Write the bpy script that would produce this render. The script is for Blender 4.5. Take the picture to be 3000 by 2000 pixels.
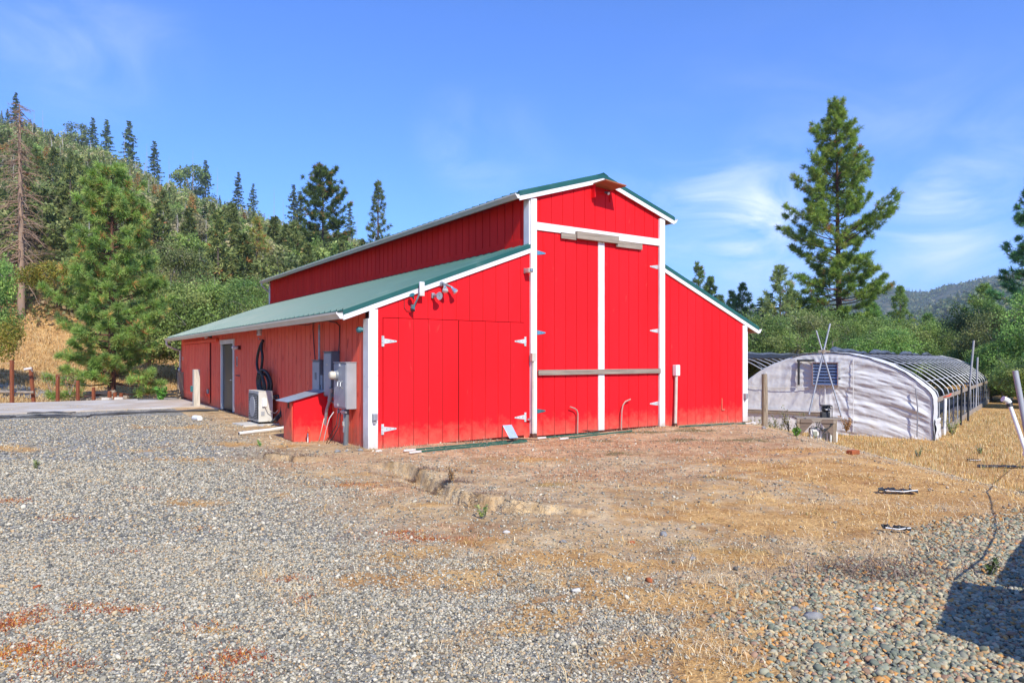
import bpy, math, random
import numpy as np
from mathutils import Vector, Matrix
for _o in list(bpy.data.objects): bpy.data.objects.remove(_o)
random.seed(7)
SC = bpy.context.scene
COL = SC.collection
# ------------------------------------------------------------------ camera, sky, sun, exposure
HC, FP, HZ = 1.62, 2040.0, 1051.0
cam = bpy.data.cameras.new('camera'); camo = bpy.data.objects.new('camera', cam); COL.objects.link(camo)
camo.location = (0, 0, HC); camo.rotation_euler = (math.pi/2, 0, 0)
cam.sensor_width = 36; cam.lens = FP/3000*36; cam.shift_y = (HZ-1000)/3000
cam.clip_start = 0.05; cam.clip_end = 9000
SC.camera = camo
SUN_EL, SUN_AZ = math.radians(41), math.radians(156)      # azimuth from +Y towards +X
sd = Vector((math.sin(SUN_AZ)*math.cos(SUN_EL), math.cos(SUN_AZ)*math.cos(SUN_EL), math.sin(SUN_EL)))
sun = bpy.data.lights.new('sun', 'SUN'); sun.energy = 4.5; sun.angle = math.radians(0.5); sun.color = (1, .95, .85)
suno = bpy.data.objects.new('sun', sun); COL.objects.link(suno); suno.location = (20, -20, 30)
suno.rotation_euler = (-sd).to_track_quat('-Z', 'Y').to_euler()
SC.view_settings.view_transform = 'Standard'; SC.view_settings.look = 'None'
SC.view_settings.exposure = 0.48; SC.view_settings.gamma = 1
W = bpy.data.worlds.new('World'); SC.world = W; W.use_nodes = True
nt = W.node_tree; nt.nodes.clear()
def N(nt, t, **k):
    n = nt.nodes.new(t)
    for a, b in k.items():
        if a in n.inputs.keys() if isinstance(a, str) else False: n.inputs[a].default_value = b
        else: setattr(n, a, b)
    return n
def world_sky():
    L = nt.links.new
    sky = N(nt, 'ShaderNodeTexSky', sky_type='NISHITA', sun_disc=False, sun_elevation=SUN_EL, sun_rotation=SUN_AZ,
            air_density=1.0, dust_density=0.35, ozone_density=3.0, altitude=500)
    tint = N(nt, 'ShaderNodeMix', data_type='RGBA', blend_type='MULTIPLY'); tint.inputs[0].default_value = 1
    tint.inputs[7].default_value = (SKT[0], SKT[1], SKT[2], 1)
    L(sky.outputs[0], tint.inputs[6])
    tc = N(nt, 'ShaderNodeTexCoord')
    # thin cirrus on a plane high above: direction divided by its height
    mp = N(nt, 'ShaderNodeMapping'); mp.inputs['Rotation'].default_value = (0, .55, 0); mp.inputs['Scale'].default_value = (1.0, 1.0, 2.0)
    L(tc.outputs['Generated'], mp.inputs[0])
    ns = N(nt, 'ShaderNodeTexNoise'); ns.inputs['Scale'].default_value = 5.0; ns.inputs['Detail'].default_value = 7; ns.inputs['Distortion'].default_value = .8; ns.inputs['Roughness'].default_value = .58
    L(mp.outputs[0], ns.inputs[0])
    rp = N(nt, 'ShaderNodeMapRange'); rp.interpolation_type = 'SMOOTHSTEP'; rp.inputs[1].default_value = .36; rp.inputs[2].default_value = .78; L(ns.outputs[0], rp.inputs[0])
    # where the cirrus patches hang (directions), soft edges broken up by the noise
    acc = None
    for (px, py, rad, amt) in ((2150, 640, .10, .75), (2260, 700, .09, .6), (2740, 640, .09, .55), (2900, 560, .16, .18), (2300, 870, .40, .30), (2900, 780, .28, .2), (1340, 400, .08, .22), (1450, 460, .12, .15), (320, 110, .13, .20), (120, 90, .12, .16), (1960, 590, .12, .2)):
        v = Vector(((px-1500)/FP, 1, (HZ-py)/FP)).normalized()
        dt = N(nt, 'ShaderNodeVectorMath', operation='DISTANCE'); L(tc.outputs['Generated'], dt.inputs[0]); dt.inputs[1].default_value = v
        mr = N(nt, 'ShaderNodeMapRange'); mr.interpolation_type = 'SMOOTHSTEP'; mr.inputs[1].default_value = rad; mr.inputs[2].default_value = 0; mr.inputs[3].default_value = 0; mr.inputs[4].default_value = amt
        L(dt.outputs['Value'], mr.inputs[0])
        if acc is None: acc = mr.outputs[0]
        else:
            a = N(nt, 'ShaderNodeMath', operation='ADD'); L(acc, a.inputs[0]); L(mr.outputs[0], a.inputs[1]); acc = a.outputs[0]
    m = N(nt, 'ShaderNodeMath', operation='MULTIPLY'); L(acc, m.inputs[0]); L(rp.outputs[0], m.inputs[1]); m.use_clamp = True
    m2 = N(nt, 'ShaderNodeMath', operation='MULTIPLY'); L(m.outputs[0], m2.inputs[0]); m2.inputs[1].default_value = 1.0
    mix = N(nt, 'ShaderNodeMix', data_type='RGBA'); L(m2.outputs[0], mix.inputs[0]); L(tint.outputs[2], mix.inputs[6]); mix.inputs[7].default_value = CLOUDC
    bg = N(nt, 'ShaderNodeBackground'); bg.inputs[1].default_value = SKS; L(mix.outputs[2], bg.inputs[0])
    out = N(nt, 'ShaderNodeOutputWorld'); L(bg.outputs[0], out.inputs[0])
SKT = (0.47, 0.77, 1.34); SKS = 0.15; CLOUDC = (6.2, 6.7, 7.6, 1)
world_sky()

# ------------------------------------------------------------------ helpers
def tag(o, label=None, cat=None, group=None, kind=None):
    if label: o['label'] = label
    if cat: o['category'] = cat
    if group: o['group'] = group
    if kind: o['kind'] = kind
    return o
def thing(name, label, cat, loc=(0, 0, 0), rz=0, group=None, rot=None):
    o = bpy.data.objects.new(name, None); COL.objects.link(o); o.empty_display_size = .1
    o.location = loc; o.rotation_euler = rot if rot else (0, 0, rz)
    return tag(o, label, cat, group)
class MB:
    def __init__(s): s.v = []; s.f = []; s.m = []
    def add(s, vs, fs, m=0):
        b = len(s.v); s.v += [tuple(v) for v in vs]; s.f += [tuple(i+b for i in f) for f in fs]; s.m += [m]*len(fs); return s
    def box(s, x0, x1, y0, y1, z0, z1, m=0):
        return s.add([(x0, y0, z0), (x1, y0, z0), (x1, y1, z0), (x0, y1, z0), (x0, y0, z1), (x1, y0, z1), (x1, y1, z1), (x0, y1, z1)],
                     [(0, 3, 2, 1), (4, 5, 6, 7), (0, 1, 5, 4), (1, 2, 6, 5), (2, 3, 7, 6), (3, 0, 4, 7)], m)
    def ext(s, poly, d, m=0):                       # polygon (3D points) pushed along d
        n = len(poly); d = Vector(d); a = [Vector(p) for p in poly]; b = [p+d for p in a]
        return s.add(a+b, [tuple(range(n-1, -1, -1)), tuple(range(n, 2*n))]+[(i, (i+1) % n, n+(i+1) % n, n+i) for i in range(n)], m)
    def tube(s, pts, r, n=8, m=0, caps=True):
        pts = [Vector(p) for p in pts]; k = len(pts); rr = r if isinstance(r, (list, tuple)) else [r]*k
        t0 = (pts[1]-pts[0]).normalized(); up = Vector((0, 0, 1)) if abs(t0.z) < .9 else Vector((1, 0, 0))
        u = t0.cross(up).normalized(); b = len(s.v)
        for i, p in enumerate(pts):
            t = (pts[min(i+1, k-1)]-pts[max(i-1, 0)])
            if t.length < 1e-9: t = t0
            t.normalize(); u = (u-t*u.dot(t)); u.normalize(); w = t.cross(u)
            for j in range(n):
                a = 2*math.pi*j/n; s.v.append(tuple(p+(u*math.cos(a)+w*math.sin(a))*rr[i]))
        for i in range(k-1):
            for j in range(n):
                s.f.append((b+i*n+j, b+i*n+(j+1) % n, b+(i+1)*n+(j+1) % n, b+(i+1)*n+j)); s.m.append(m)
        if caps:
            s.f.append(tuple(b+j for j in range(n-1, -1, -1))); s.f.append(tuple(b+(k-1)*n+j for j in range(n))); s.m += [m, m]
        return s
    def lathe(s, c, prof, axis=(0, 0, 1), n=16, m=0):  # prof: list of (distance along axis, radius)
        ax = Vector(axis).normalized(); c = Vector(c)
        return s.tube([c+ax*(a+1e-6*i) for i, (a, r) in enumerate(prof)], [max(r, 1e-4) for a, r in prof], n, m)
    def sphere(s, c, rx, ry=None, rz=None, n=12, k=8, m=0):
        ry = ry or rx; rz = rz or rx; b = len(s.v)
        vs = []; fs = []
        for i in range(k+1):
            a = math.pi*i/k
            for j in range(n):
                t = 2*math.pi*j/n; vs.append((c[0]+rx*math.sin(a)*math.cos(t), c[1]+ry*math.sin(a)*math.sin(t), c[2]+rz*math.cos(a)))
        for i in range(k):
            for j in range(n): fs.append((i*n+j, (i+1)*n+j, (i+1)*n+(j+1) % n, i*n+(j+1) % n))
        return s.add(vs, fs, m)
    def build(s, name, mats, parent=None, smooth=False, bevel=0, loc=None, rz=0):
        me = bpy.data.meshes.new(name); me.from_pydata(s.v, [], s.f)
        for mt in (mats if isinstance(mats, (list, tuple)) else [mats]): me.materials.append(mt)
        me.polygons.foreach_set('material_index', s.m)
        if smooth: me.polygons.foreach_set('use_smooth', [True]*len(s.f))
        me.update()
        if smooth: me.set_sharp_from_angle(angle=math.radians(40))
        o = bpy.data.objects.new(name, me); COL.objects.link(o)
        if parent: o.parent = parent
        if loc is not None: o.location = loc; o.rotation_euler = (0, 0, rz)
        if bevel:
            b = o.modifiers.new('b', 'BEVEL'); b.width = bevel; b.segments = 2; b.limit_method = 'ANGLE'; b.harden_normals = False
        return o
def mesh_np(name, V, F, mats, mi=None, tint=None, smooth=False, parent=None, link=True):
    me = bpy.data.meshes.new(name); n, k = F.shape
    me.vertices.add(len(V)); me.vertices.foreach_set('co', np.ascontiguousarray(V, dtype=np.float32).ravel())
    me.loops.add(n*k); me.loops.foreach_set('vertex_index', np.ascontiguousarray(F, dtype=np.int32).ravel())
    me.polygons.add(n); me.polygons.foreach_set('loop_start', np.arange(0, n*k, k, dtype=np.int32)); me.polygons.foreach_set('loop_total', np.full(n, k, dtype=np.int32))
    for mt in (mats if isinstance(mats, (list, tuple)) else [mats]): me.materials.append(mt)
    if mi is not None: me.polygons.foreach_set('material_index', np.asarray(mi, dtype=np.int32))
    if smooth: me.polygons.foreach_set('use_smooth', np.ones(n, dtype=bool))
    if tint is not None:
        at = me.attributes.new('tint', 'FLOAT_COLOR', 'POINT'); c = np.ones((len(V), 4), dtype=np.float32); c[:, :tint.shape[1]] = tint
        at.data.foreach_set('color', c.ravel())
    me.update(calc_edges=True); me.validate()
    if not link: return me
    o = bpy.data.objects.new(name, me); COL.objects.link(o)
    if parent: o.parent = parent
    return o
# value noise
def _h(i, j, s):
    n = (i*374761393+j*668265263+s*1442695041).astype(np.int64); n = (n ^ (n >> 13))*1274126177; n &= 0x7fffffff; n = n ^ (n >> 16)
    return (n % 100003)/100003.0
def vnoise(x, y, s=0):
    xi = np.floor(x).astype(np.int64); yi = np.floor(y).astype(np.int64); xf = x-xi; yf = y-yi
    u = xf*xf*(3-2*xf); v = yf*yf*(3-2*yf)
    return (_h(xi, yi, s)*(1-u)+_h(xi+1, yi, s)*u)*(1-v)+(_h(xi, yi+1, s)*(1-u)+_h(xi+1, yi+1, s)*u)*v
def fbm(x, y, o=4, s=0):
    x = np.asarray(x, float); y = np.asarray(y, float); a = 0; w = .5
    for k in range(o): a = a+w*vnoise(x*2**k+17.3*k, y*2**k-9.1*k, s+k); w *= .5
    return a/(1-.5**o)-.5                           # about -.5 .. .5
def ss(a, b, v): t = np.clip((v-a)/(b-a), 0, 1); return t*t*(3-2*t)
# barn frame
TH = math.radians(34.4); CT, ST = math.cos(TH), math.sin(TH); OX, OY = -2.552, 12.44
BW, BL, TL, TR, ZE, ZU, ZA, OH = 10.60, 19.4, 3.53, 7.475, 2.48, 4.94, 5.54, .49
def bw(t, l, z=0): return Vector((OX+t*CT-l*ST, OY+t*ST+l*CT, z))
def bl(x, y): return ((x-OX)*CT+(y-OY)*ST, -(x-OX)*ST+(y-OY)*CT)
def ray(px, py): return Vector(((px-1500)/FP, 1, (HZ-py)/FP))
def V(px, py, d): r = ray(px, py); return Vector((r.x*d, d, HC+r.z*d))
def Fp(px, py=HZ, off=0):                          # a point of the gable front -> (t, z)
    r = ray(px, py); k = (-off-bl(0, 0)[1])/(-r.x*ST+r.y*CT); p = r*k; return bl(p.x, p.y)[0], HC+p.z
def Sp(px, py=HZ, off=0):                          # a point of the long side wall -> (l, z)
    r = ray(px, py); k = (-off-bl(0, 0)[0])/(r.x*CT+r.y*ST); p = r*k; return bl(p.x, p.y)[1], HC+p.z
def onF(px, py, off=0): t, z = Fp(px, py, off); return bw(t, -off, z)
def onS(px, py, off=0): l, z = Sp(px, py, off); return bw(-off, l, z)
RS = TH-math.pi/2
# ------------------------------------------------------------------ the lie of the land
def flat(px, py, z=0): d = FP*(HC-z)/(py-HZ); return np.array([(px-1500)/FP*d, d])
GUL = np.array([flat(*p) for p in ((1118, 1352), (1190, 1378), (1300, 1440), (1400, 1472), (1500, 1490), (1650, 1508), (1830, 1530))])
GUL2 = np.array([flat(*p) for p in ((720, 1318), (790, 1333), (870, 1347), (960, 1352))])
def pl_dist(x, y, P):                               # signed distance to a polyline (+ = left of its direction) and the parameter 0..1
    best = np.full(x.shape, 1e9); sg = np.zeros(x.shape); pr = np.zeros(x.shape); n = len(P)-1
    for i in range(n):
        a, b = P[i], P[i+1]; d = b-a; L2 = d@d; t = np.clip(((x-a[0])*d[0]+(y-a[1])*d[1])/L2, 0, 1)
        ex = x-a[0]-t*d[0]; ey = y-a[1]-t*d[1]; q = np.hypot(ex, ey); cr = d[0]*(y-a[1])-d[1]*(x-a[0])
        m = q < best; best = np.where(m, q, best); sg = np.where(m, np.sign(cr), sg); pr = np.where(m, (i+t)/n, pr)
    return best*sg, pr
def tabp(xs, ys, px): return np.interp(px, xs, ys)
def T(x, y):
    x = np.asarray(x, float); y = np.asarray(y, float); r = np.hypot(x, y); th = np.arctan2(x, y)
    px = np.where(np.abs(th) < 1.2, 1500+FP*np.tan(np.clip(th, -1.2, 1.2)), np.where(th < 0, -3700, 6700.))
    z = -.95*ss(5.3, 10.4, x)*ss(-14, 2, y)
    near = r < 32
    if near.any():
        wob = fbm(x*1.1, y*1.1, 3, 3)*.40+fbm(x*6, y*6, 3, 8)*.10+fbm(x*21, y*21, 2, 9)*.07
        s, p = pl_dist(x, y, GUL); s = s+wob
        tp = ss(0, .10, p)*(1-.8*ss(.45, 1, p))*(1-ss(.85, 1, p))*(.9+fbm(x*.9, y*.9, 2, 15)*.5)*np.where(np.abs(s) < 3, 1, 0)
        cut = np.where(s < 0, -.13*np.exp(-(s/.26)**2), np.where(s < .09, -.13+.19*ss(0, .09, s), .06*np.exp(-(s-.10)/.8)))
        z = z+cut*tp*near
        s, p = pl_dist(x, y, GUL2); s = s+wob*.8; tp = ss(0, .2, p)*(1-ss(.8, 1, p))*np.where(np.abs(s) < 2, 1, 0)
        cut = np.where(s < 0, -.05*np.exp(-(s/.22)**2), np.where(s < .04, -.05+.10*ss(0, .04, s), .05*np.exp(-(s-.04)/.5)))
        z = z+cut*tp*near
    out = ss(13.5, 17, x*.35+y*.0+13.2)*0
    z = z+fbm(x*.5, y*.5, 3, 1)*.10*ss(1.5, 8, r)*(1-ss(12, 30, r)*.5)*np.where((x < 5) & (r > 17), .3, 1)+fbm(x*4, y*4, 3, 2)*.022+fbm(x*13, y*13, 3, 22)*.012*(r < 14)
    left = 1-ss(1500, 2000, px)
    z = z-.55*ss(31, 37, r)*(1-ss(44, 54, r))*left
    E = tabp([-3700, -600, 0, 300, 450, 600, 800, 1000, 1150, 1400, 1700, 2000], [.10, .30, .306, .286, .256, .232, .206, .190, .160, .085, .02, 0], px)
    R0, RR = 45, 380+40*fbm(px/500., px*0, 2, 5)
    rr = np.minimum(r, RR); zh = E*(rr-R0)*ss(R0, R0+40, rr); zh = zh-np.maximum(r-RR, 0)*.22; zh = np.maximum(zh, 0)
    z = z+zh*(1+.10*fbm(x/45., y/45., 3, 6)*ss(60, 110, r))
    A = tabp([1400, 2000, 2100, 2200, 2300, 2500, 2603, 2659, 2717, 2774, 2877, 2935, 3200, 4500, 6700], [0, .035, .058, .068, .055, .085, .092, .084, .081, .088, .093, .096, .11, .1, 0], px)
    z = z+A*1900*np.exp(-((r-1900)/520)**2)*(1+.22*fbm(x/260., y/260., 5, 9))
    B = tabp([2350, 2560, 2676, 2774, 2872, 3000, 4000, 6000], [0, .015, .043, .060, .074, .082, .05, 0], px)
    z = z+B*1000*np.exp(-((r-1000)/260)**2)*(1+.20*fbm(x/120., y/120., 4, 12))
    z = z+.5*ss(48, 90, r)*(1-left)
    return z
def Tz(x, y): return float(T(np.array([x]), np.array([y]))[0])
_D = np.concatenate([np.arange(2, 30, .02), np.geomspace(30, 2500, 1500)])
def G(px, py, dz=0.0):                              # where the sight line through a pixel meets the ground
    rx = (px-1500)/FP; rz = (HZ-py)/FP; x = rx*_D; z = HC+rz*_D; k = np.nonzero(z <= T(x, _D))[0]
    d = _D[k[0]] if len(k) else 60.; return Vector((rx*d, d, Tz(rx*d, d)+dz))

# ------------------------------------------------------------------ materials
def rgb(c): return (c[0], c[1], c[2], 1)
def pm(name, c1, c2=None, rough=.6, scale=6, bump=.15, bs=60, metal=0, dust=None, stretch=(1, 1, 1), lo=.35, hi=.65, c3=None, s3=20, lo3=.6, hi3=.66, spec=.5, bstretch=None, coat=0):
    m = bpy.data.materials.new(name); m.use_nodes = True; t = m.node_tree; L = t.links.new; b = t.nodes['Principled BSDF']
    tc = N(t, 'ShaderNodeTexCoord'); mp = N(t, 'ShaderNodeMapping'); mp.inputs['Scale'].default_value = stretch; L(tc.outputs['Object'], mp.inputs[0])
    c2 = c2 or tuple(x*.8 for x in c1)
    n1 = N(t, 'ShaderNodeTexNoise'); n1.inputs['Scale'].default_value = scale; n1.inputs['Detail'].default_value = 5; L(mp.outputs[0], n1.inputs[0])
    r = N(t, 'ShaderNodeMapRange'); r.inputs[1].default_value = lo; r.inputs[2].default_value = hi; L(n1.outputs[0], r.inputs[0])
    mx = N(t, 'ShaderNodeMix', data_type='RGBA'); mx.inputs[6].default_value = rgb(c1); mx.inputs[7].default_value = rgb(c2); L(r.outputs[0], mx.inputs[0])
    out = mx.outputs[2]
    if c3:
        n3 = N(t, 'ShaderNodeTexNoise'); n3.inputs['Scale'].default_value = s3; n3.inputs['Detail'].default_value = 4; L(mp.outputs[0], n3.inputs[0])
        r3 = N(t, 'ShaderNodeMapRange'); r3.inputs[1].default_value = lo3; r3.inputs[2].default_value = hi3; L(n3.outputs[0], r3.inputs[0])
        m3 = N(t, 'ShaderNodeMix', data_type='RGBA'); L(out, m3.inputs[6]); m3.inputs[7].default_value = rgb(c3); L(r3.outputs[0], m3.inputs[0]); out = m3.outputs[2]
    if dust:                                            # soil splashed up on the lowest part
        sp = N(t, 'ShaderNodeSeparateXYZ'); L(tc.outputs['Object'], sp.inputs[0]); nd = N(t, 'ShaderNodeTexNoise'); nd.inputs['Scale'].default_value = 5; nd.inputs['Detail'].default_value = 6; nd.inputs['Roughness'].default_value = .7; L(tc.outputs['Object'], nd.inputs[0])
        ml = N(t, 'ShaderNodeMath', operation='MULTIPLY_ADD'); L(nd.outputs[0], ml.inputs[0]); ml.inputs[1].default_value = -.9; L(sp.outputs[2], ml.inputs[2])
        md = N(t, 'ShaderNodeMapRange'); md.inputs[1].default_value = -.02; md.inputs[2].default_value = -.50; md.inputs[3].default_value = 0; md.inputs[4].default_value = .65; L(ml.outputs[0], md.inputs[0])
        mm = N(t, 'ShaderNodeMix', data_type='RGBA'); L(md.outputs[0], mm.inputs[0]); L(out, mm.inputs[6]); mm.inputs[7].default_value = rgb(dust); out = mm.outputs[2]
    L(out, b.inputs['Base Color']); b.inputs['Metallic'].default_value = metal; b.inputs['Specular IOR Level'].default_value = spec
    b.inputs['Coat Weight'].default_value = coat
    rr = N(t, 'ShaderNodeMapRange'); rr.inputs[3].default_value = max(rough-.08, .02); rr.inputs[4].default_value = min(rough+.08, 1); L(n1.outputs[0], rr.inputs[0]); L(rr.outputs[0], b.inputs['Roughness'])
    if bump:
        mq = N(t, 'ShaderNodeMapping'); mq.inputs['Scale'].default_value = bstretch or stretch; L(tc.outputs['Object'], mq.inputs[0])
        n2 = N(t, 'ShaderNodeTexNoise'); n2.inputs['Scale'].default_value = bs; n2.inputs['Detail'].default_value = 3; L(mq.outputs[0], n2.inputs[0])
        bp = N(t, 'ShaderNodeBump'); bp.inputs['Strength'].default_value = bump; bp.inputs['Distance'].default_value = .01; L(n2.outputs[0], bp.inputs['Height']); L(bp.outputs[0], b.inputs['Normal'])
    return m
M = {}
M['red'] = pm('red_barn_paint', (.82, .013, .020), (.62, .009, .013), dust=(.42, .16, .10), rough=.6, scale=.9, stretch=(1, 1, .35), bump=.12, bs=30, bstretch=(1, 1, .08), lo=.3, hi=.75, c3=(.80, .06, .05), s3=7, lo3=.68, hi3=.78, spec=.12)
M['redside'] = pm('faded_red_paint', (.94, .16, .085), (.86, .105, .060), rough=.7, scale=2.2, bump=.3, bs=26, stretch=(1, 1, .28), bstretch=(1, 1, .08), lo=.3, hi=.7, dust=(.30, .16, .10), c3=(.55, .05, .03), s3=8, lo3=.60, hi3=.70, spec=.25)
M['groove'] = pm('shadowed_groove', (.16, .012, .008), rough=.9, bump=0)
M['grooves'] = pm('shadowed_side_groove', (.13, .016, .010), rough=.9, bump=0)  # same red paint, with the recess shade put into its colour
M['white'] = pm('white_trim_paint', (.80, .79, .77), (.68, .67, .65), dust=(.45, .36, .27), rough=.5, scale=3, bump=.15, bs=40, bstretch=(1, 1, .1), c3=(.5, .48, .44), s3=14, lo3=.70, hi3=.74, spec=.4)
M['gutter'] = pm('cream_gutter_enamel', (.66, .60, .49), (.60, .54, .43), rough=.4, scale=2, bump=.03, spec=.5)
M['green'] = pm('green_roof_enamel', (.010, .080, .068), (.017, .102, .086), rough=.42, scale=1.2, bump=.06, bs=14, spec=.45, c3=(.05, .13, .11), s3=2.5, lo3=.6, hi3=.75)
M['soffit'] = pm('orange_plywood', (.36, .12, .045), (.26, .085, .035), rough=.8, scale=4, stretch=(1, 8, 1), bump=.2)
M['grey_wood'] = pm('weathered_grey_wood', (.36, .30, .23), (.21, .17, .13), rough=.9, scale=5, stretch=(.25, 6, 9), bump=.6, bs=26, c3=(.10, .08, .06), s3=14, lo3=.62, hi3=.72)
M['grey_woodv'] = pm('weathered_post_wood', (.36, .29, .20), (.20, .15, .10), rough=.9, scale=5, stretch=(8, 8, .5), bump=.6, bs=20, c3=(.12, .09, .06), s3=10, lo3=.62, hi3=.72)
M['rust_post'] = pm('rust_brown_stained_wood', (.27, .075, .025), (.15, .045, .02), rough=.85, scale=5, stretch=(8, 8, .6), bump=.4, bs=20)
M['galv'] = pm('galvanised_steel', (.40, .41, .42), (.30, .31, .32), rough=.45, scale=9, bump=.05, metal=.5)
M['hinge'] = pm('painted_white_hinge', (.56, .58, .57), (.42, .44, .43), rough=.5, scale=14, bump=.1, c3=(.25, .2, .17), s3=30, lo3=.68, hi3=.74)
M['hingeb'] = pm('sky_tinted_zinc_hinge', (.10, .30, .42), (.16, .36, .46), rough=.35, metal=.4, scale=12)  # galvanised steel with the reflected sky put into its base colour
M['hingeg'] = pm('sky_teal_zinc_hinge', (.04, .17, .18), (.07, .22, .23), rough=.35, metal=.4, scale=12)  # on the hinge, reflected sky is put into the teal; plain teal elsewhere
M['panel'] = pm('grey_cabinet_enamel', (.36, .37, .38), (.29, .30, .31), rough=.5, scale=3, bump=.06, c3=(.42, .40, .37), s3=9, lo3=.66, hi3=.74)
M['panel2'] = pm('dark_grey_enamel', (.15, .17, .18), (.12, .135, .145), rough=.5, scale=3, bump=.06)
M['pvcg'] = pm('grey_pvc', (.33, .34, .35), (.26, .26, .27), rough=.55, scale=6, bump=.08, stretch=(1, 1, .3), c3=(.42, .37, .30), s3=6, lo3=.58, hi3=.7)
M['pvcw'] = pm('white_pvc', (.80, .80, .77), (.66, .65, .60), rough=.4, scale=6, bump=.04)
M['black'] = pm('black_rubber', (.012, .013, .013), (.028, .029, .028), rough=.55, scale=10, bump=.15, bs=40)
M['mat'] = pm('dark_rubber_mat', (.045, .043, .042), (.085, .08, .072), rough=.85, scale=3, bump=.3, bs=30)
M['beige'] = pm('beige_plastic', (.58, .53, .43), (.48, .43, .34), rough=.5)
M['ac'] = pm('ivory_enamel', (.62, .61, .55), (.52, .50, .43), rough=.45, scale=4, c3=(.38, .34, .26), s3=7, lo3=.64, hi3=.74)
M['grill'] = pm('dark_grille', (.035, .037, .037), rough=.6, bump=0)
M['concrete'] = pm('pale_concrete', (.50, .43, .34), (.41, .35, .275), rough=.9, scale=1.1, bump=.3, bs=90, stretch=(1, 1, 1), c3=(.52, .49, .44), s3=.9, lo3=.5, hi3=.62)
M['pad'] = pm('white_concrete_pad', (.62, .59, .52), (.45, .42, .36), rough=.9, scale=5, bump=.6, bs=40)
M['chrome'] = pm('bare_aluminium', (.70, .72, .73), (.5, .52, .54), rough=.25, metal=.8, scale=20, bump=0)
M['teal'] = pm('teal_horn_enamel', (.02, .11, .13), (.04, .16, .18), rough=.35)
M['doordark'] = pm('navy_door_paint', (.014, .017, .018), (.012, .03, .04), rough=.45, scale=2, stretch=(1, 1, .4))
M['casing'] = pm('aged_white_casing', (.74, .73, .67), (.62, .62, .58), rough=.6, scale=4, stretch=(1, 1, .4))
M['glass'] = pm('lamp_glass', (.72, .74, .72), (.6, .62, .6), rough=.12, bump=0, spec=.8)
M['greenpost'] = pm('dark_green_post_paint', (.012, .085, .055), (.02, .11, .075), rough=.5, scale=8, c3=(.25, .22, .16), s3=25, lo3=.62, hi3=.66)
M['cloth'] = pm('white_woven_plastic', (.63, .625, .61), (.56, .555, .545), rough=.6, scale=1.5, bump=.12, bs=120, c3=(.58, .55, .50), s3=1.6, lo3=.60, hi3=.72)
M['clothd'] = pm('grey_seam', (.25, .25, .27), rough=.8)
M['hoop'] = pm('galvanised_hoop', (.42, .43, .44), (.30, .31, .32), rough=.45, metal=.45, scale=5, bump=0)
M['tarp'] = pm('black_tarp', (.010, .011, .014), (.018, .02, .024), rough=.7, scale=2, bump=.5, bs=6)
M['tarpr'] = pm('rolled_blue_grey_tarp', (.06, .07, .09), (.10, .115, .14), rough=.55, scale=3, bump=.6, bs=9)
M['weedmat'] = pm('grey_ground_cloth', (.05, .05, .06), (.085, .08, .085), rough=.9, scale=1.5, bump=.5, bs=5)
M['louver'] = pm('blue_grey_louver', (.24, .29, .38), (.17, .21, .29), rough=.3, metal=.6, scale=4, stretch=(.4, 1, 6))
M['jug'] = pm('white_plastic_jug', (.74, .75, .72), (.62, .63, .58), rough=.45, scale=6)
M['jugw'] = pm('greenish_liquid_side', (.30, .33, .27), (.20, .24, .17), rough=.4, scale=6)
M['cap'] = pm('green_cap', (.02, .38, .22), rough=.4)
M['bark'] = pm('pine_bark', (.20, .075, .04), (.09, .04, .026), rough=.95, scale=3, stretch=(3, 3, .6), bump=.8, bs=9, c3=(.03, .02, .017), s3=7, lo3=.52, hi3=.6)
M['barkd'] = pm('grey_brown_bark', (.13, .10, .08), (.07, .055, .045), rough=.95, scale=3, stretch=(3, 3, .7), bump=.8, bs=9)
M['barkg'] = pm('pale_grey_bark', (.34, .31, .27), (.20, .18, .155), rough=.95, scale=3, stretch=(3, 3, .7), bump=.6, bs=9)
M['snag'] = pm('bleached_dead_wood', (.40, .33, .26), (.26, .20, .15), rough=.95, scale=2, stretch=(3, 3, .5), bump=.4)
M['brick'] = pm('red_brown_block', (.38, .10, .03), (.26, .07, .02), rough=.9)
M['solar'] = pm('blue_grey_pane', (.30, .37, .50), (.36, .43, .55), rough=.15, scale=9, bump=0)
M['yellow'] = pm('faded_yellow', (.40, .48, .12), rough=.5)
M['orange'] = pm('orange_flag', (.8, .08, .03), rough=.7)
M['rock'] = pm('grey_rock', (.28, .27, .25), (.17, .17, .165), rough=.9, scale=9, bump=.6, bs=22)
M['rust'] = pm('rusted_steel', (.12, .045, .025), (.07, .03, .02), rough=.85, scale=12)
M['bluelid'] = pm('blue_lid', (.05, .30, .42), rough=.5)
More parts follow.
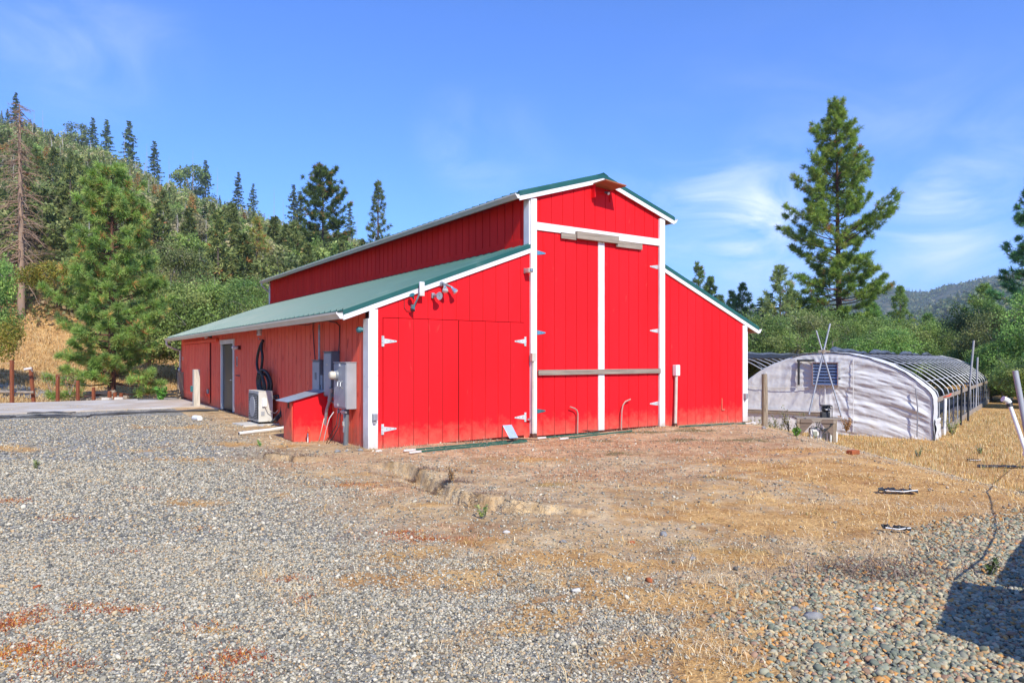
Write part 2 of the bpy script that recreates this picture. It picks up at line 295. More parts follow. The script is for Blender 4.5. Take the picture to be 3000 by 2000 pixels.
def leafmat(name, base, trans=.3, rough=.55):
    m = bpy.data.materials.new(name); m.use_nodes = True; t = m.node_tree; L = t.links.new; t.nodes.remove(t.nodes['Principled BSDF'])
    at = N(t, 'ShaderNodeAttribute', attribute_name='tint'); oi = N(t, 'ShaderNodeObjectInfo')
    mr = N(t, 'ShaderNodeMapRange'); mr.inputs[3].default_value = .78; mr.inputs[4].default_value = 1.22; L(oi.outputs['Random'], mr.inputs[0])
    mx = N(t, 'ShaderNodeVectorMath', operation='MULTIPLY'); L(at.outputs['Color'], mx.inputs[0]); mx.inputs[1].default_value = base
    m2 = N(t, 'ShaderNodeVectorMath', operation='SCALE'); L(mx.outputs[0], m2.inputs[0]); L(mr.outputs[0], m2.inputs['Scale'])
    p = N(t, 'ShaderNodeBsdfPrincipled'); p.inputs['Roughness'].default_value = rough; p.inputs['Specular IOR Level'].default_value = .35; L(m2.outputs[0], p.inputs['Base Color'])
    tr = N(t, 'ShaderNodeBsdfTranslucent'); L(m2.outputs[0], tr.inputs[0]); ms = N(t, 'ShaderNodeMixShader'); ms.inputs[0].default_value = trans
    L(p.outputs[0], ms.inputs[1]); L(tr.outputs[0], ms.inputs[2]); L(ms.outputs[0], t.nodes['Material Output'].inputs[0]); return m
LM = leafmat('leaf_surface', (2.75, 2.5, 2.1), .42); SM = leafmat('stone_surface', (1, 1, 1), 0, .85); DM = leafmat('dry_blade_surface', (1, 1, 1), .25, .7)
HAZE = 0.00022
# ------------------------------------------------------------------ ground zones (world space)
def blob(px, py, rx, ry, w=1.0, ang=0): p = G(px, py); return (p.x, p.y, rx, ry, w, ang)
EDGE = np.array([flat(*p) for p in ((560, 1222), (640, 1262), (760, 1400), (1000, 1490), (1180, 1640), (1500, 1690), (1800, 1790), (2080, 1930), (2200, 2150))])
RIV = np.array([flat(*p) for p in ((2080, 2250), (2160, 1950), (2330, 1800), (2520, 1690), (2780, 1580), (3100, 1480))])
GOLD = [blob(*b) for b in ((2050, 1760, .7, .5, .95), (1850, 1880, .5, .35, .8), (2120, 1980, .35, .25, .9), (1650, 1640, .9, .4, .7), (2250, 1640, .9, .5, .8), (2380, 1540, 1.2, .7, .9), (1960, 1660, .8, .4, .8), (1420, 1590, .8, .3, .6), (2150, 1870, .4, .3, .8), (1500, 1800, .4, .3, .55), (1250, 1480, .9, .3, .5), (700, 1300, 1.6, .6, .55), (1050, 1390, 1.6, .5, .6), (850, 1450, 1.0, .5, .5), (1200, 1700, .5, .4, .55), (1400, 1700, .6, .4, .6), (1600, 1800, .5, .4, .65), (1900, 1750, .7, .5, .7), (2000, 1500, 1.6, .8, .55), (1750, 1500, 1.0, .4, .5), (2300, 1450, 1.5, 1, .65), (1800, 1900, .4, .3, .6), (1100, 1850, .3, .3, .4), (1050, 1700, .3, .3, .4), (2200, 1850, .5, .4, .6), (1350, 1390, 1.0, .4, .45), (2600, 1400, 2.2, 3, 1), (2900, 1300, 3, 4, 1), (2950, 1220, 4, 8, .9), (2600, 1500, 1.2, 1.0, 1), (2350, 1350, 1.6, 1.6, .55), (2200, 1560, .8, .8, .5), (2150, 1750, .5, .6, .75),
    (2050, 1850, .45, .5, .7), (1700, 1700, .6, .4, .55), (1250, 1620, .5, .35, .5), (2750, 1450, 1.6, 1.2, .8), (560, 1250, 2.2, .6, .6), (480, 1320, 1.3, .35, .6), (530, 1345, 1.0, .3, .6), (30, 1310, 1.2, .7, .7), (620, 1470, .7, .3, .6), (950, 1420, .9, .5, .5),
    (1100, 1500, .9, .4, .5), (1900, 1420, 1.5, .7, .4), (1600, 1345, 2.2, .4, .45), (2250, 1900, .35, .35, .5), (1330, 1870, .3, .2, .5), (1850, 1600, .9, .7, .5), (1500, 1560, 1.2, .5, .35), (2450, 1300, 2, 2, .7), (870, 1320, .8, .5, .4))]
PINK = [blob(*b) for b in ((1500, 1330, 3, .7, .8), (1900, 1300, 3.4, 1.4, .9), (1750, 1390, 2.4, 1.0, .7), (2150, 1330, 1.8, 1.6, .8), (900, 1360, 1.2, .8, .6), (1150, 1430, .8, .7, .6), (1250, 1580, .9, .3, .7), (1350, 1545, .6, .25, .6), (30, 1460, .3, .25, .8), (2400, 1450, 1.2, .8, .5), (1000, 1345, 1.0, .4, .6))]
OLIVE = [blob(*b) for b in ((1450, 1340, .7, .2, .5), (1820, 1330, .7, .25, .6), (1950, 1350, .5, .2, .5), (2080, 1400, .6, .3, .5), (2300, 1350, .8, .5, .5), (1600, 1420, .5, .2, .4), (2400, 1500, .5, .3, .4), (1350, 1500, .3, .15, .4), (1150, 1330, .5, .2, .4), (1880, 1265, 1.0, .25, .9), (2030, 1262, .8, .3, .9), (1980, 1290, 1.0, .3, .7), (1750, 1290, .8, .25, .6), (2200, 1290, .9, .5, .8), (1650, 1320, 1.0, .2, .5), (2130, 1345, .5, .3, .5), (2270, 1620, .8, .25, .7), (2000, 1590, .3, .2, .5), (1400, 1300, .6, .2, .4), (2350, 1260, .8, .8, .5), (2560, 1400, .6, .3, .5), (2900, 1250, 2, 3, .35))]
def blobs(x, y, L):
    w = np.zeros(x.shape)
    for (a, b, rx, ry, k, _) in L: w = np.maximum(w, k*np.exp(-((x-a)/rx)**2-((y-b)/ry)**2))
    return w
def zones(x, y):
    """gravel, river stone, gold, pink, olive, forest weights"""
    r = np.hypot(x, y); n = fbm(x*.9, y*.9, 4, 21)*1.6
    s, _ = pl_dist(x, y, EDGE); g = ss(-.9, .9, -s+n)*np.where(y > 24, 0, 1)
    s2, _ = pl_dist(x, y, RIV); rv = ss(-.5, .5, -s2+n*.7)*np.where(y > 14, 0, 1)
    n2 = fbm(x*1.7+9, y*1.7, 4, 31)*1.3+fbm(x*7, y*7, 3, 33)*.9
    gold = ss(.25, .75, blobs(x, y, GOLD)+n2*.75); pink = ss(.2, .8, blobs(x, y, PINK)+n2*.6); ol = ss(.35, .75, blobs(x, y, OLIVE)+n2*.9)
    far = np.maximum(ss(6.8, 10.5, x+n2*1.2)*ss(7, 13, y+n2), ss(29.3, 31, r)*(x < 3)); gold = np.maximum(gold, far*ss(-.75, .0, n2+.2))
    gold = np.maximum(gold, ss(24, 30, r))
    forest = ss(66, 84, r)
    sg, pg = pl_dist(x, y, GUL); gu = np.exp(-((sg-.05)/.22)**2)*ss(0, .1, pg)*(1-ss(.9, 1, pg)); g = g*(1-gu); pink = pink*(1-gu); gold = gold*(1-.5*gu)
    return g, rv, gold, pink, ol, forest
# ------------------------------------------------------------------ ground sheet: one polar mesh out to the far hills
def make_ground():
    rs = [.02, .2, .4, .6]
    while rs[-1] < 3600:
        r = rs[-1]; rs.append(r+max(.035, .0042*r if r < 14 else .009*r if r < 60 else .016*r))
    rs = np.array(rs)
    ths = np.radians(np.concatenate([np.arange(-46, 46, .16), np.arange(46, 314, 3.0)]))
    nr, nth = len(rs), len(ths); R_, H_ = np.meshgrid(rs, ths, indexing='ij'); x = R_*np.sin(H_); y = R_*np.cos(H_); z = T(x.ravel(), y.ravel()).reshape(x.shape)
    Vv = np.stack([x, y, z], -1).reshape(-1, 3)
    i, j = np.meshgrid(np.arange(nr-1), np.arange(nth), indexing='ij'); j2 = (j+1) % nth
    Fq = np.stack([i*nth+j, i*nth+j2, (i+1)*nth+j2, (i+1)*nth+j], -1).reshape(-1, 4)[:, ::-1]
    g, rv, go, pk, ol, fo = zones(Vv[:, 0], Vv[:, 1])
    m = ground_mat()
    o = mesh_np('ground', Vv, Fq, m, smooth=True)
    for nm, a in (('za', (g, rv, go)), ('zb', (pk, ol, fo))):
        at = o.data.attributes.new(nm, 'FLOAT_COLOR', 'POINT'); cc = np.ones((len(Vv), 4), dtype=np.float32); cc[:, 0], cc[:, 1], cc[:, 2] = a; at.data.foreach_set('color', cc.ravel())
    return tag(o, kind='structure')
def ground_mat():
    m = bpy.data.materials.new('yard_ground'); m.use_nodes = True; t = m.node_tree; L = t.links.new; b = t.nodes['Principled BSDF']
    tc = N(t, 'ShaderNodeTexCoord'); P = tc.outputs['Object']
    za = N(t, 'ShaderNodeAttribute', attribute_name='za'); zb = N(t, 'ShaderNodeAttribute', attribute_name='zb')
    sa = N(t, 'ShaderNodeSeparateColor'); L(za.outputs['Color'], sa.inputs[0]); sb = N(t, 'ShaderNodeSeparateColor'); L(zb.outputs['Color'], sb.inputs[0])
    def noise(s, d=4, ro=.55):
        n = N(t, 'ShaderNodeTexNoise'); n.inputs['Scale'].default_value = s; n.inputs['Detail'].default_value = d; n.inputs['Roughness'].default_value = ro; L(P, n.inputs[0]); return n.outputs[0]
    def ramp(fac, st):
        r = N(t, 'ShaderNodeValToRGB'); L(fac, r.inputs[0]); e = r.color_ramp.elements
        e[0].position, e[0].color = st[0][0], rgb(st[0][1]); e[1].position, e[1].color = st[-1][0], rgb(st[-1][1])
        for p, c in st[1:-1]: q = e.new(p); q.color = rgb(c)
        return r.outputs[0]
    def mix(f, a, c):
        x = N(t, 'ShaderNodeMix', data_type='RGBA'); L(f, x.inputs[0]); L(a, x.inputs[6]); L(c, x.inputs[7]); return x.outputs[2]
    def math_(op, a, c):
        x = N(t, 'ShaderNodeMath', operation=op)
        for k, q in enumerate((a, c)):
            if isinstance(q, (int, float)): x.inputs[k].default_value = q
            else: L(q, x.inputs[k])
        return x.outputs[0]
    def vor(s, feat='F1'):
        v = N(t, 'ShaderNodeTexVoronoi', feature=feat); v.inputs['Scale'].default_value = s; L(P, v.inputs[0]); return v
    v1 = vor(30); v2 = vor(55); v3 = vor(17)
    def cellv(v): s = N(t, 'ShaderNodeSeparateColor'); L(v.outputs['Color'], s.inputs[0]); return s.outputs[0]
    grav = ramp(cellv(v1), [(0, (.09, .09, .085)), (.3, (.20, .195, .17)), (.6, (.32, .31, .265)), (.85, (.42, .40, .34)), (1, (.48, .40, .28))])
    riv = ramp(cellv(v3), [(0, (.06, .07, .065)), (.3, (.12, .13, .11)), (.6, (.20, .18, .13)), (.85, (.24, .17, .10)), (1, (.24, .22, .18))])
    dirt = ramp(noise(1.3, 6), [(.3, (.36, .24, .13)), (.5, (.52, .37, .20)), (.7, (.62, .48, .28))])
    grit = ramp(cellv(v2), [(0, (.19, .17, .13)), (.5, (.36, .31, .23)), (1, (.56, .48, .35))])
    gm = N(t, 'ShaderNodeMapRange'); gm.inputs[1].default_value = .42; gm.inputs[2].default_value = .62; L(noise(11, 4, .7), gm.inputs[0]); gm.inputs[4].default_value = .7
    dirt = mix(gm.outputs[0], dirt, grit)
    straw = ramp(noise(26, 5, .7), [(.32, (.26, .15, .055)), (.5, (.54, .35, .13)), (.68, (.74, .53, .24))])
    straw2 = ramp(noise(.9, 5, .6), [(.35, (.80, .66, .55)), (.65, (1.1, 1.05, 1.0))])
    sx = N(t, 'ShaderNodeMix', data_type='RGBA', blend_type='MULTIPLY'); sx.inputs[0].default_value = 1; L(straw, sx.inputs[6]); L(straw2, sx.inputs[7]); straw = sx.outputs[2]
    pink = ramp(noise(14, 5, .7), [(.3, (.27, .14, .07)), (.5, (.50, .34, .19)), (.7, (.66, .49, .31))])
    oliv = ramp(noise(18, 5, .7), [(.35, (.10, .10, .035)), (.65, (.24, .20, .09))])
    forest = ramp(noise(.35, 6, .6), [(.35, (.09, .085, .04)), (.5, (.17, .13, .07)), (.66, (.30, .20, .11))])
    hill = ramp(noise(.05, 8, .75), [(.36, (.020, .036, .018)), (.5, (.055, .075, .036)), (.64, (.16, .15, .085))])
    def mott(col, sc, lo, p0=.36, p1=.62):
        a = ramp(noise(sc, 6, .65), [(p0, lo), (p1, (1.16, 1.15, 1.12))]); q = N(t, 'ShaderNodeMix', data_type='RGBA', blend_type='MULTIPLY'); q.inputs[0].default_value = 1; L(col, q.inputs[6]); L(a, q.inputs[7]); return q.outputs[2]
    dirt = mott(mott(dirt, .8, (.84, .76, .66)), 4.5, (.76, .70, .64)); pink = mott(mott(pink, 1.3, (.80, .68, .58)), 6, (.68, .62, .56)); straw = mott(straw, 2.6, (.80, .70, .60))
    c = mix(sb.outputs[0], dirt, pink); c = mix(sb.outputs[1], c, oliv); c = mix(sa.outputs[0], c, grav); c = mix(sa.outputs[1], c, riv)
    c = mix(math_('MULTIPLY', sa.outputs[2], .85), c, straw); c = mix(sb.outputs[2], c, forest)
    ln = N(t, 'ShaderNodeVectorMath', operation='LENGTH'); L(P, ln.inputs[0]); fr = N(t, 'ShaderNodeMapRange'); fr.inputs[1].default_value = 450; fr.inputs[2].default_value = 700; L(ln.outputs['Value'], fr.inputs[0])
    c = mix(fr.outputs[0], c, hill)
    L(c, b.inputs['Base Color']); b.inputs['Roughness'].default_value = .95; b.inputs['Specular IOR Level'].default_value = .2
    h = math_('MULTIPLY', v1.outputs['Distance'], math_('MULTIPLY', sa.outputs[0], -.35))
    h = math_('ADD', h, math_('MULTIPLY', v3.outputs['Distance'], math_('MULTIPLY', sa.outputs[1], -.6)))
    h = math_('ADD', h, math_('MULTIPLY', noise(32, 5, .75), .5)); h = math_('ADD', h, math_('MULTIPLY', v2.outputs['Distance'], -.25))
    bp = N(t, 'ShaderNodeBump'); bp.inputs['Strength'].default_value = .8; bp.inputs['Distance'].default_value = .04; L(h, bp.inputs['Height']); L(bp.outputs[0], b.inputs['Normal'])
    return m
ground = make_ground()

def sheet(name, poly, m, dz=.02, step=.25, kind='structure', thick=.0):
    """a draped polygonal sheet lying on the ground (world xy polygon)"""
    import bmesh
    bm = bmesh.new(); vs = [bm.verts.new((p[0], p[1], 0)) for p in poly]; bm.faces.new(vs)
    xs = [p[0] for p in poly]; ys = [p[1] for p in poly]
    for a0, a1, nrm in ((min(xs), max(xs), (1, 0, 0)), (min(ys), max(ys), (0, 1, 0))):
        q = a0+step
        while q < a1:
            bmesh.ops.bisect_plane(bm, geom=bm.verts[:]+bm.edges[:]+bm.faces[:], plane_co=(q, q, 0), plane_no=nrm); q += step
    for v in bm.verts: v.co.z = (Tz(v.co.x, v.co.y)+dz)
    me = bpy.data.meshes.new(name); bm.to_mesh(me); bm.free(); me.materials.append(m)
    o = bpy.data.objects.new(name, me); COL.objects.link(o)
    return tag(o, kind=kind)
# concrete slab beside the barn: flat, with real edges
def slab():
    f1 = G(600, 1192); f0 = G(0, 1214); fm = G(-900, 1236); k1 = bw(0, 18.9); k0 = G(0, 1183); z = .03
    pts = [f1, bw(-.02, 11.6), bw(-.02, 19.7), k0, k0+(k0-Vector(k1))*.8, fm, f0]
    k = bl(f1.x, f1.y)
    poly = [(p.x, p.y, -.35) for p in pts]
    mb = MB().ext(poly[::-1], (0, 0, .35+z)); o = mb.build('concrete_slab', M['concrete'], bevel=.01); return tag(o, kind='structure')
slab()
def road():
    a = [G(-500, 1095), G(-100, 1113), G(40, 1125), G(100, 1137), G(180, 1155), G(215, 1166)]; b_ = [G(150, 1172), G(60, 1166), G(-100, 1160), G(-500, 1150)]
    sheet('gravel_road', [(p.x, p.y) for p in a+b_][::-1], M['roadm'], dz=.03, step=1.2)
M['roadm'] = pm('grey_road_gravel', (.30, .29, .27), (.23, .225, .215), rough=.95, scale=8, bump=.6, bs=30, c3=(.40, .35, .26), s3=.7, lo3=.55, hi3=.7)
road()

# ------------------------------------------------------------------ gravel and stones as real geometry
ICO_V = np.array([(0, 0, -1), (.7236, -.5257, -.4472), (-.2764, -.8506, -.4472), (-.8944, 0, -.4472), (-.2764, .8506, -.4472), (.7236, .5257, -.4472), (.2764, -.8506, .4472), (-.7236, -.5257, .4472), (-.7236, .5257, .4472), (.2764, .8506, .4472), (.8944, 0, .4472), (0, 0, 1)])
ICO_F = np.array([(0, 1, 2), (1, 0, 5), (0, 2, 3), (0, 3, 4), (0, 4, 5), (1, 5, 10), (2, 1, 6), (3, 2, 7), (4, 3, 8), (5, 4, 9), (1, 10, 6), (2, 6, 7), (3, 7, 8), (4, 8, 9), (5, 9, 10), (6, 10, 11), (7, 6, 11), (8, 7, 11), (9, 8, 11), (10, 9, 11)])
def ico2():
    V_ = [tuple(v) for v in ICO_V]; c = {}; F_ = []
    def mid(a, b):
        k = (min(a, b), max(a, b))
        if k not in c: v = (np.array(V_[a])+np.array(V_[b])); v /= np.linalg.norm(v); V_.append(tuple(v)); c[k] = len(V_)-1
        return c[k]
    for a, b, d in ICO_F: ab, bd, da = mid(a, b), mid(b, d), mid(d, a); F_ += [(a, ab, da), (ab, b, bd), (da, bd, d), (ab, bd, da)]
    return np.array(V_), np.array(F_)
def rotm(R, n):
    q = R.normal(size=(n, 4)); q /= np.linalg.norm(q, axis=1)[:, None]; w, x, y, z = q.T
    return np.stack([1-2*(y*y+z*z), 2*(x*y-z*w), 2*(x*z+y*w), 2*(x*y+z*w), 1-2*(x*x+z*z), 2*(y*z-x*w), 2*(x*z-y*w), 2*(y*z+x*w), 1-2*(x*x+y*y)], -1).reshape(n, 3, 3)
def scatter(R, n, dmin, dmax, pxl=-150, pxr=3150):
    """n random ground points with even density over the view's wedge"""
    d = np.sqrt(R.uniform(dmin**2, dmax**2, n)); px = R.uniform(pxl, pxr, n); return (px-1500)/FP*d, d
BARNCLEAR = lambda x, y: np.where(((bl(x, y)[0] > -.05) & (bl(x, y)[0] < BW+.05) & (bl(x, y)[1] > -.02) & (bl(x, y)[1] < BL)), 0, 1)
SLABC = None
def stones(name, x, y, size, pal, R, round_=False, flat_=.6, sink=.25, lab=''):
    n = len(x); BV, BF = (ico2() if round_ else (ICO_V, ICO_F)); k = len(BV)
    jit = R.uniform(.84, 1.12, (n, k, 1)) if round_ else R.uniform(.62, 1.25, (n, k, 1))
    sc = np.stack([R.uniform(.8, 1.35, n), R.uniform(.65, 1.05, n), R.uniform(.4, .8, n)*flat_/.6], -1)[:, None, :]
    P_ = BV[None]*jit*sc; Rm = rotm(R, n); a = R.uniform(0, 6.283, n); Zr = np.zeros((n, 3, 3)); Zr[:, 0, 0] = np.cos(a); Zr[:, 0, 1] = -np.sin(a); Zr[:, 1, 0] = np.sin(a); Zr[:, 1, 1] = np.cos(a); Zr[:, 2, 2] = 1
    tl = R.normal(0, .35, (n, 2)); Tm = np.tile(np.eye(3), (n, 1, 1)); Tm[:, 0, 2] = tl[:, 0]; Tm[:, 2, 0] = -tl[:, 0]; Tm[:, 1, 2] = tl[:, 1]; Tm[:, 2, 1] = -tl[:, 1]
    P_ = np.einsum('nij,nkj->nki', Zr @ Tm, P_)*size[:, None, None]*.5
    z = T(x, y)+size*.5*flat_*(1-sink*2)+R.uniform(0, .35, n)*size*.3
    P_ = P_+np.stack([x, y, z], -1)[:, None, :]
    F_ = (BF[None]+(np.arange(n)*k)[:, None, None]).reshape(-1, 3)
    ti = R.integers(0, len(pal), n); c = np.array(pal)[ti]*R.uniform(.70, 1.10, (n, 1))*(.86 if round_ else 1.06)*np.array([1.12, 1.07, .97]); tint = np.repeat(c, k, axis=0)
    o = mesh_np(name, P_.reshape(-1, 3), F_, SM, tint=tint, smooth=round_)
    return tag(o, kind='stuff')
R = np.random.default_rng(11)
GP = [(.38, .35, .27), (.46, .43, .34), (.24, .225, .18), (.39, .375, .315), (.54, .50, .40), (.13, .13, .12), (.46, .38, .25), (.58, .54, .44), (.30, .30, .26), (.48, .34, .19), (.18, .175, .155)]
RP = [(.22, .24, .18), (.30, .30, .22), (.40, .34, .22), (.40, .26, .13), (.14, .16, .13), (.42, .37, .26), (.48, .25, .08), (.30, .19, .13), (.26, .26, .20), (.35, .33, .25), (.18, .20, .15)]
def keep(x, y, w, R): k = (R.uniform(size=len(x)) < w) & (BARNCLEAR(x, y) > 0); return x[k], y[k]
def do_gravel():
    XS = []; YS = []; SS = []
    for (n, a, b_, s0, s1) in ((150000, 2.9, 6.2, .009, .024), (120000, 6.2, 11, .013, .031), (55000, 11, 20, .02, .042)):
        x, y = scatter(R, n, a, b_); g, rv, go, pk, ol, fo = zones(x, y)
        w = np.clip(g*(1-rv)*(1-go*.75)+.07*(1-go), 0, 1); slabm = (x < -8.2+(y-20)*1.0) & (y > 18.3+(x+14)*.42)
        x, y = keep(x, y, w*np.where(slabm, 0, 1), R); XS.append(x); YS.append(y); SS.append(R.uniform(s0, s1, len(x))*np.where(R.uniform(size=len(x)) < .03, 1.7, 1))
    x = np.concatenate(XS); y = np.concatenate(YS); s = np.concatenate(SS)
    stones('gravel', x, y, s, GP, R, lab='')
    # washed dirt area: sparser mixed chips
    x, y = scatter(R, 60000, 4.0, 17); g, rv, go, pk, ol, fo = zones(x, y); x, y = keep(x, y, (1-g)*(1-rv)*(1-go*.7)*(1-ss(6.5, 9, x))*np.clip(.42+fbm(x*1.1, y*1.1, 4, 71)*1.9, .06, 1), R)
    stones('dirt_gravel', x, y, R.uniform(.008, .026, len(x))*np.where(R.uniform(size=len(x)) < .04, 2, 1), GP[:7]+[(.50, .38, .25), (.42, .34, .25), (.40, .28, .18), (.50, .40, .30)], R)
    # river stones by the utility stand
    x, y = scatter(R, 120000, 2.9, 11, 1900, 3200); g, rv, go, pk, ol, fo = zones(x, y); x, y = keep(x, y, rv*(1-go*.6), R)
    stones('river_gravel', x, y, R.uniform(.015, .036, len(x))*np.where(R.uniform(size=len(x)) < .05, 1.6, 1), RP, R, round_=True, flat_=.55)
do_gravel()
# ------------------------------------------------------------------ dry blades
def blades(name, x, y, hgt, wid, pal, R, lean=.5, z0=None, per=1, spread=.05, label=None):
    if per > 1:
        wid = np.repeat(np.broadcast_to(wid, (len(x),)), per); x = np.repeat(x, per)+R.normal(0, spread, len(x)*per); y = np.repeat(y, per)+R.normal(0, spread, len(y)*per); hgt = np.repeat(hgt, per)*R.uniform(.5, 1.1, len(x))
    n = len(x); a = R.uniform(0, 6.283, n); ln = np.clip(R.normal(lean, .28, n), .05, 1.5); z = T(x, y) if z0 is None else z0
    ux, uy = np.cos(a), np.sin(a); w = wid*R.uniform(.6, 1.4, n)
    p = np.stack([x, y, z-.01], -1); side = np.stack([-uy, ux, 0*ux], -1)*w[:, None]*.5
    cl = np.cos(np.clip(ln, 0, 1.5)); sl = np.sin(np.clip(ln, 0, 1.5))
    mid = p+np.stack([ux*sl*.35*hgt, uy*sl*.35*hgt, cl*.6*hgt+.01], -1); tip = p+np.stack([ux*sl*hgt, uy*sl*hgt, cl*hgt*.9+.012], -1)
    P_ = np.stack([p-side, p+side, mid+side*.7, mid-side*.7, tip], 1); b_ = (np.arange(n)*5)[:, None]
    F_ = np.concatenate([b_+np.array([0, 1, 2]), b_+np.array([0, 2, 3]), b_+np.array([3, 2, 4])])
    c = np.array(pal)[R.integers(0, len(pal), n)]*R.uniform(.75, 1.25, (n, 1))
    o = mesh_np(name, P_.reshape(-1, 3), F_, DM, tint=np.repeat(c, 5, axis=0)); return tag(o, kind='stuff')
STR = [(.74, .52, .21), (.82, .62, .30), (.62, .38, .12), (.70, .43, .13), (.86, .70, .40)]
REDW = [(.38, .08, .03), (.50, .16, .05), (.28, .06, .03), (.58, .30, .06)]
def do_grass():
    x, y = scatter(R, 120000, 3, 24); g, rv, go, pk, ol, fo = zones(x, y); x, y = keep(x, y, np.clip(go, 0, 1)*(1-.75*rv)*np.clip(.5+fbm(x*2.1, y*2.1, 3, 81)*2.2, .03, 1), R)
    blades('dry_grass', x, y, R.uniform(.03, .09, len(x)), .004+.0004*np.hypot(x, y), STR, R, lean=1.2, per=3, spread=.05)
    x, y = scatter(R, 9000, 12, 34, 2150, 3200); g, rv, go, pk, ol, fo = zones(x, y); x, y = keep(x, y, ss(7.0, 10.5, x+R.normal(0, .8, len(x)))*go, R)
    blades('tall_dry_grass', x, y, R.uniform(.08, .22, len(x)), .011, STR+[(.36, .36, .14)], R, lean=.55, per=5, spread=.07)
    # golden slope behind the slab
    x, y = scatter(R, 26000, 28.5, 78, -260, 1500); x, y = keep(x, y, np.where(np.hypot(x, y) > 30, .95, .3)*np.where((bl(x, y)[0] < BW+3) & (bl(x, y)[1] < BL+1) & (bl(x, y)[0] > -14), 0, 1), R)
    blades('hillside_grass', x, y, R.uniform(.14, .38, len(x))*ss(28, 40, np.hypot(x, y)), .018+.0004*np.hypot(x, y), [(.58, .40, .17), (.64, .46, .21), (.50, .32, .12), (.68, .52, .28), (.42, .27, .12)], R, lean=.6, per=6, spread=.35)
    # dirt zone: pinkish dead plants
    x, y = scatter(R, 60000, 6, 21); g, rv, go, pk, ol, fo = zones(x, y); x, y = keep(x, y, np.clip(pk*.9, 0, 1), R)
    blades('dead_weeds', x, y, R.uniform(.02, .07, len(x)), .007, [(.50, .27, .15), (.36, .16, .09), (.62, .44, .28), (.24, .11, .06), (.55, .34, .20)], R, lean=1.0, per=3, spread=.04)
    x, y = scatter(R, 34000, 6, 24); g, rv, go, pk, ol, fo = zones(x, y); x, y = keep(x, y, ol*.8, R)
    blades('low_green_weeds', x, y, R.uniform(.02, .05, len(x)), .010, [(.16, .15, .05), (.22, .20, .07), (.12, .11, .04), (.26, .16, .08)], R, lean=.9, per=3, spread=.05)
    # straw mats, brown stalks, orange and red creeping weeds: spots
    def spot(name, spots, pal, h, w, lean, R, per=1):
        X = []; Y = []
        for (px, py, rx, ry, n) in spots:
            p = G(px, py); u = R.normal(0, 1, (n, 2)); e = 1+.5*np.sin(np.arctan2(u[:, 0], u[:, 1])*3+px); X.append(p.x+u[:, 0]*rx*.5*e); Y.append(p.y+u[:, 1]*ry*.5*e)
        x = np.concatenate(X); y = np.concatenate(Y); blades(name, x, y, R.uniform(h*.4, h, len(x)), w, pal, R, lean=lean, per=per, spread=.03)
    spot('straw', [(2560, 1480, 1.5, .9, 1500), (2750, 1500, 1.6, .9, 1000), (2700, 1540, .7, .4, 500), (2620, 1590, .9, .3, 400), (2870, 1475, .8, .5, 260), (770, 1690, .22, .22, 330), (880, 1740, .3, .25, 260), (900, 1800, .15, .15, 130), (1450, 1650, .6, .3, 300), (1570, 1710, .35, .3, 330), (2150, 1720, .5, .6, 700), (2050, 1880, .5, .4, 560), (1300, 1900, .35, .12, 120), (1330, 1980, .4, .2, 160), (2000, 1650, .5, .4, 250), (2300, 1600, .9, .5, 500), (2450, 1640, .9, .5, 600), (2250, 1800, .5, .4, 400), (2120, 1930, .35, .25, 400), (2600, 1600, .8, .4, 300), (1900, 1780, .5, .4, 400), (1750, 1600, .9, .3, 300), (1950, 1500, 1.2, .5, 400), (1250, 1500, .8, .3, 200), (1060, 1840, .25, .2, 120), (1720, 1960, .3, .2, 140)], [(.80, .64, .36), (.74, .52, .24), (.66, .40, .14), (.86, .74, .50)], .13, .0038, 1.38, R)
    spot('brown_stalks', [(2620, 1690, .9, .35, 900), (2500, 1660, .5, .3, 400), (820, 1322, .5, .15, 120), (1300, 1425, .5, .10, 420), (1220, 1392, .5, .10, 300), (1390, 1462, .5, .1, 300), (1500, 1480, .5, .1, 120), (860, 1340, .6, .08, 260), (790, 1328, .5, .08, 200)], [(.20, .13, .09), (.30, .20, .14), (.13, .09, .07), (.42, .32, .24)], .20, .006, 1.35, R)
    spot('red_weeds', [(20, 1470, .25, .12, 500), (30, 1830, .16, .14, 900), (90, 1800, .2, .1, 300), (90, 1900, .15, .1, 300), (350, 1790, .25, .1, 420), (240, 1780, .25, .08, 200), (700, 1930, .2, .1, 420), (640, 1990, .25, .08, 260), (60, 1920, .25, .1, 400), (180, 1960, .3, .12, 300), (1240, 1580, .35, .1, 300), (1180, 1560, .3, .1, 200), (850, 1700, .15, .1, 220), (400, 1430, .3, .12, 150), (200, 1520, .25, .1, 120), (360, 1620, .3, .1, 120), (600, 1840, .25, .1, 120), (580, 1550, .2, .1, 60), (1030, 1420, .5, .2, 200), (880, 1760, .1, .1, 120)], REDW, .035, .006, 1.0, R, per=3)
    spot('orange_moss', [(60, 1910, .12, .06, 300), (150, 1900, .1, .05, 200), (620, 1850, .12, .05, 100), (40, 1950, .1, .06, 160)], [(.62, .30, .04), (.70, .38, .06)], .025, .006, 1.0, R, per=3)
    # fringe of weeds at the barn's foot
    X = []; Y = []
    for t in np.arange(.2, BW+.3, .012): p = bw(t+R.normal(0, .03), -abs(R.normal(.08, .09))-.03); X.append(p.x); Y.append(p.y)
    for l in np.arange(.1, 12, .03): p = bw(-abs(R.normal(.08, .08))-.03, l); X.append(p.x); Y.append(p.y)
    X = np.array(X); Y = np.array(Y); k = fbm(X*1.5, Y*1.5, 3, 91) > -.06; X = X[k]; Y = Y[k]
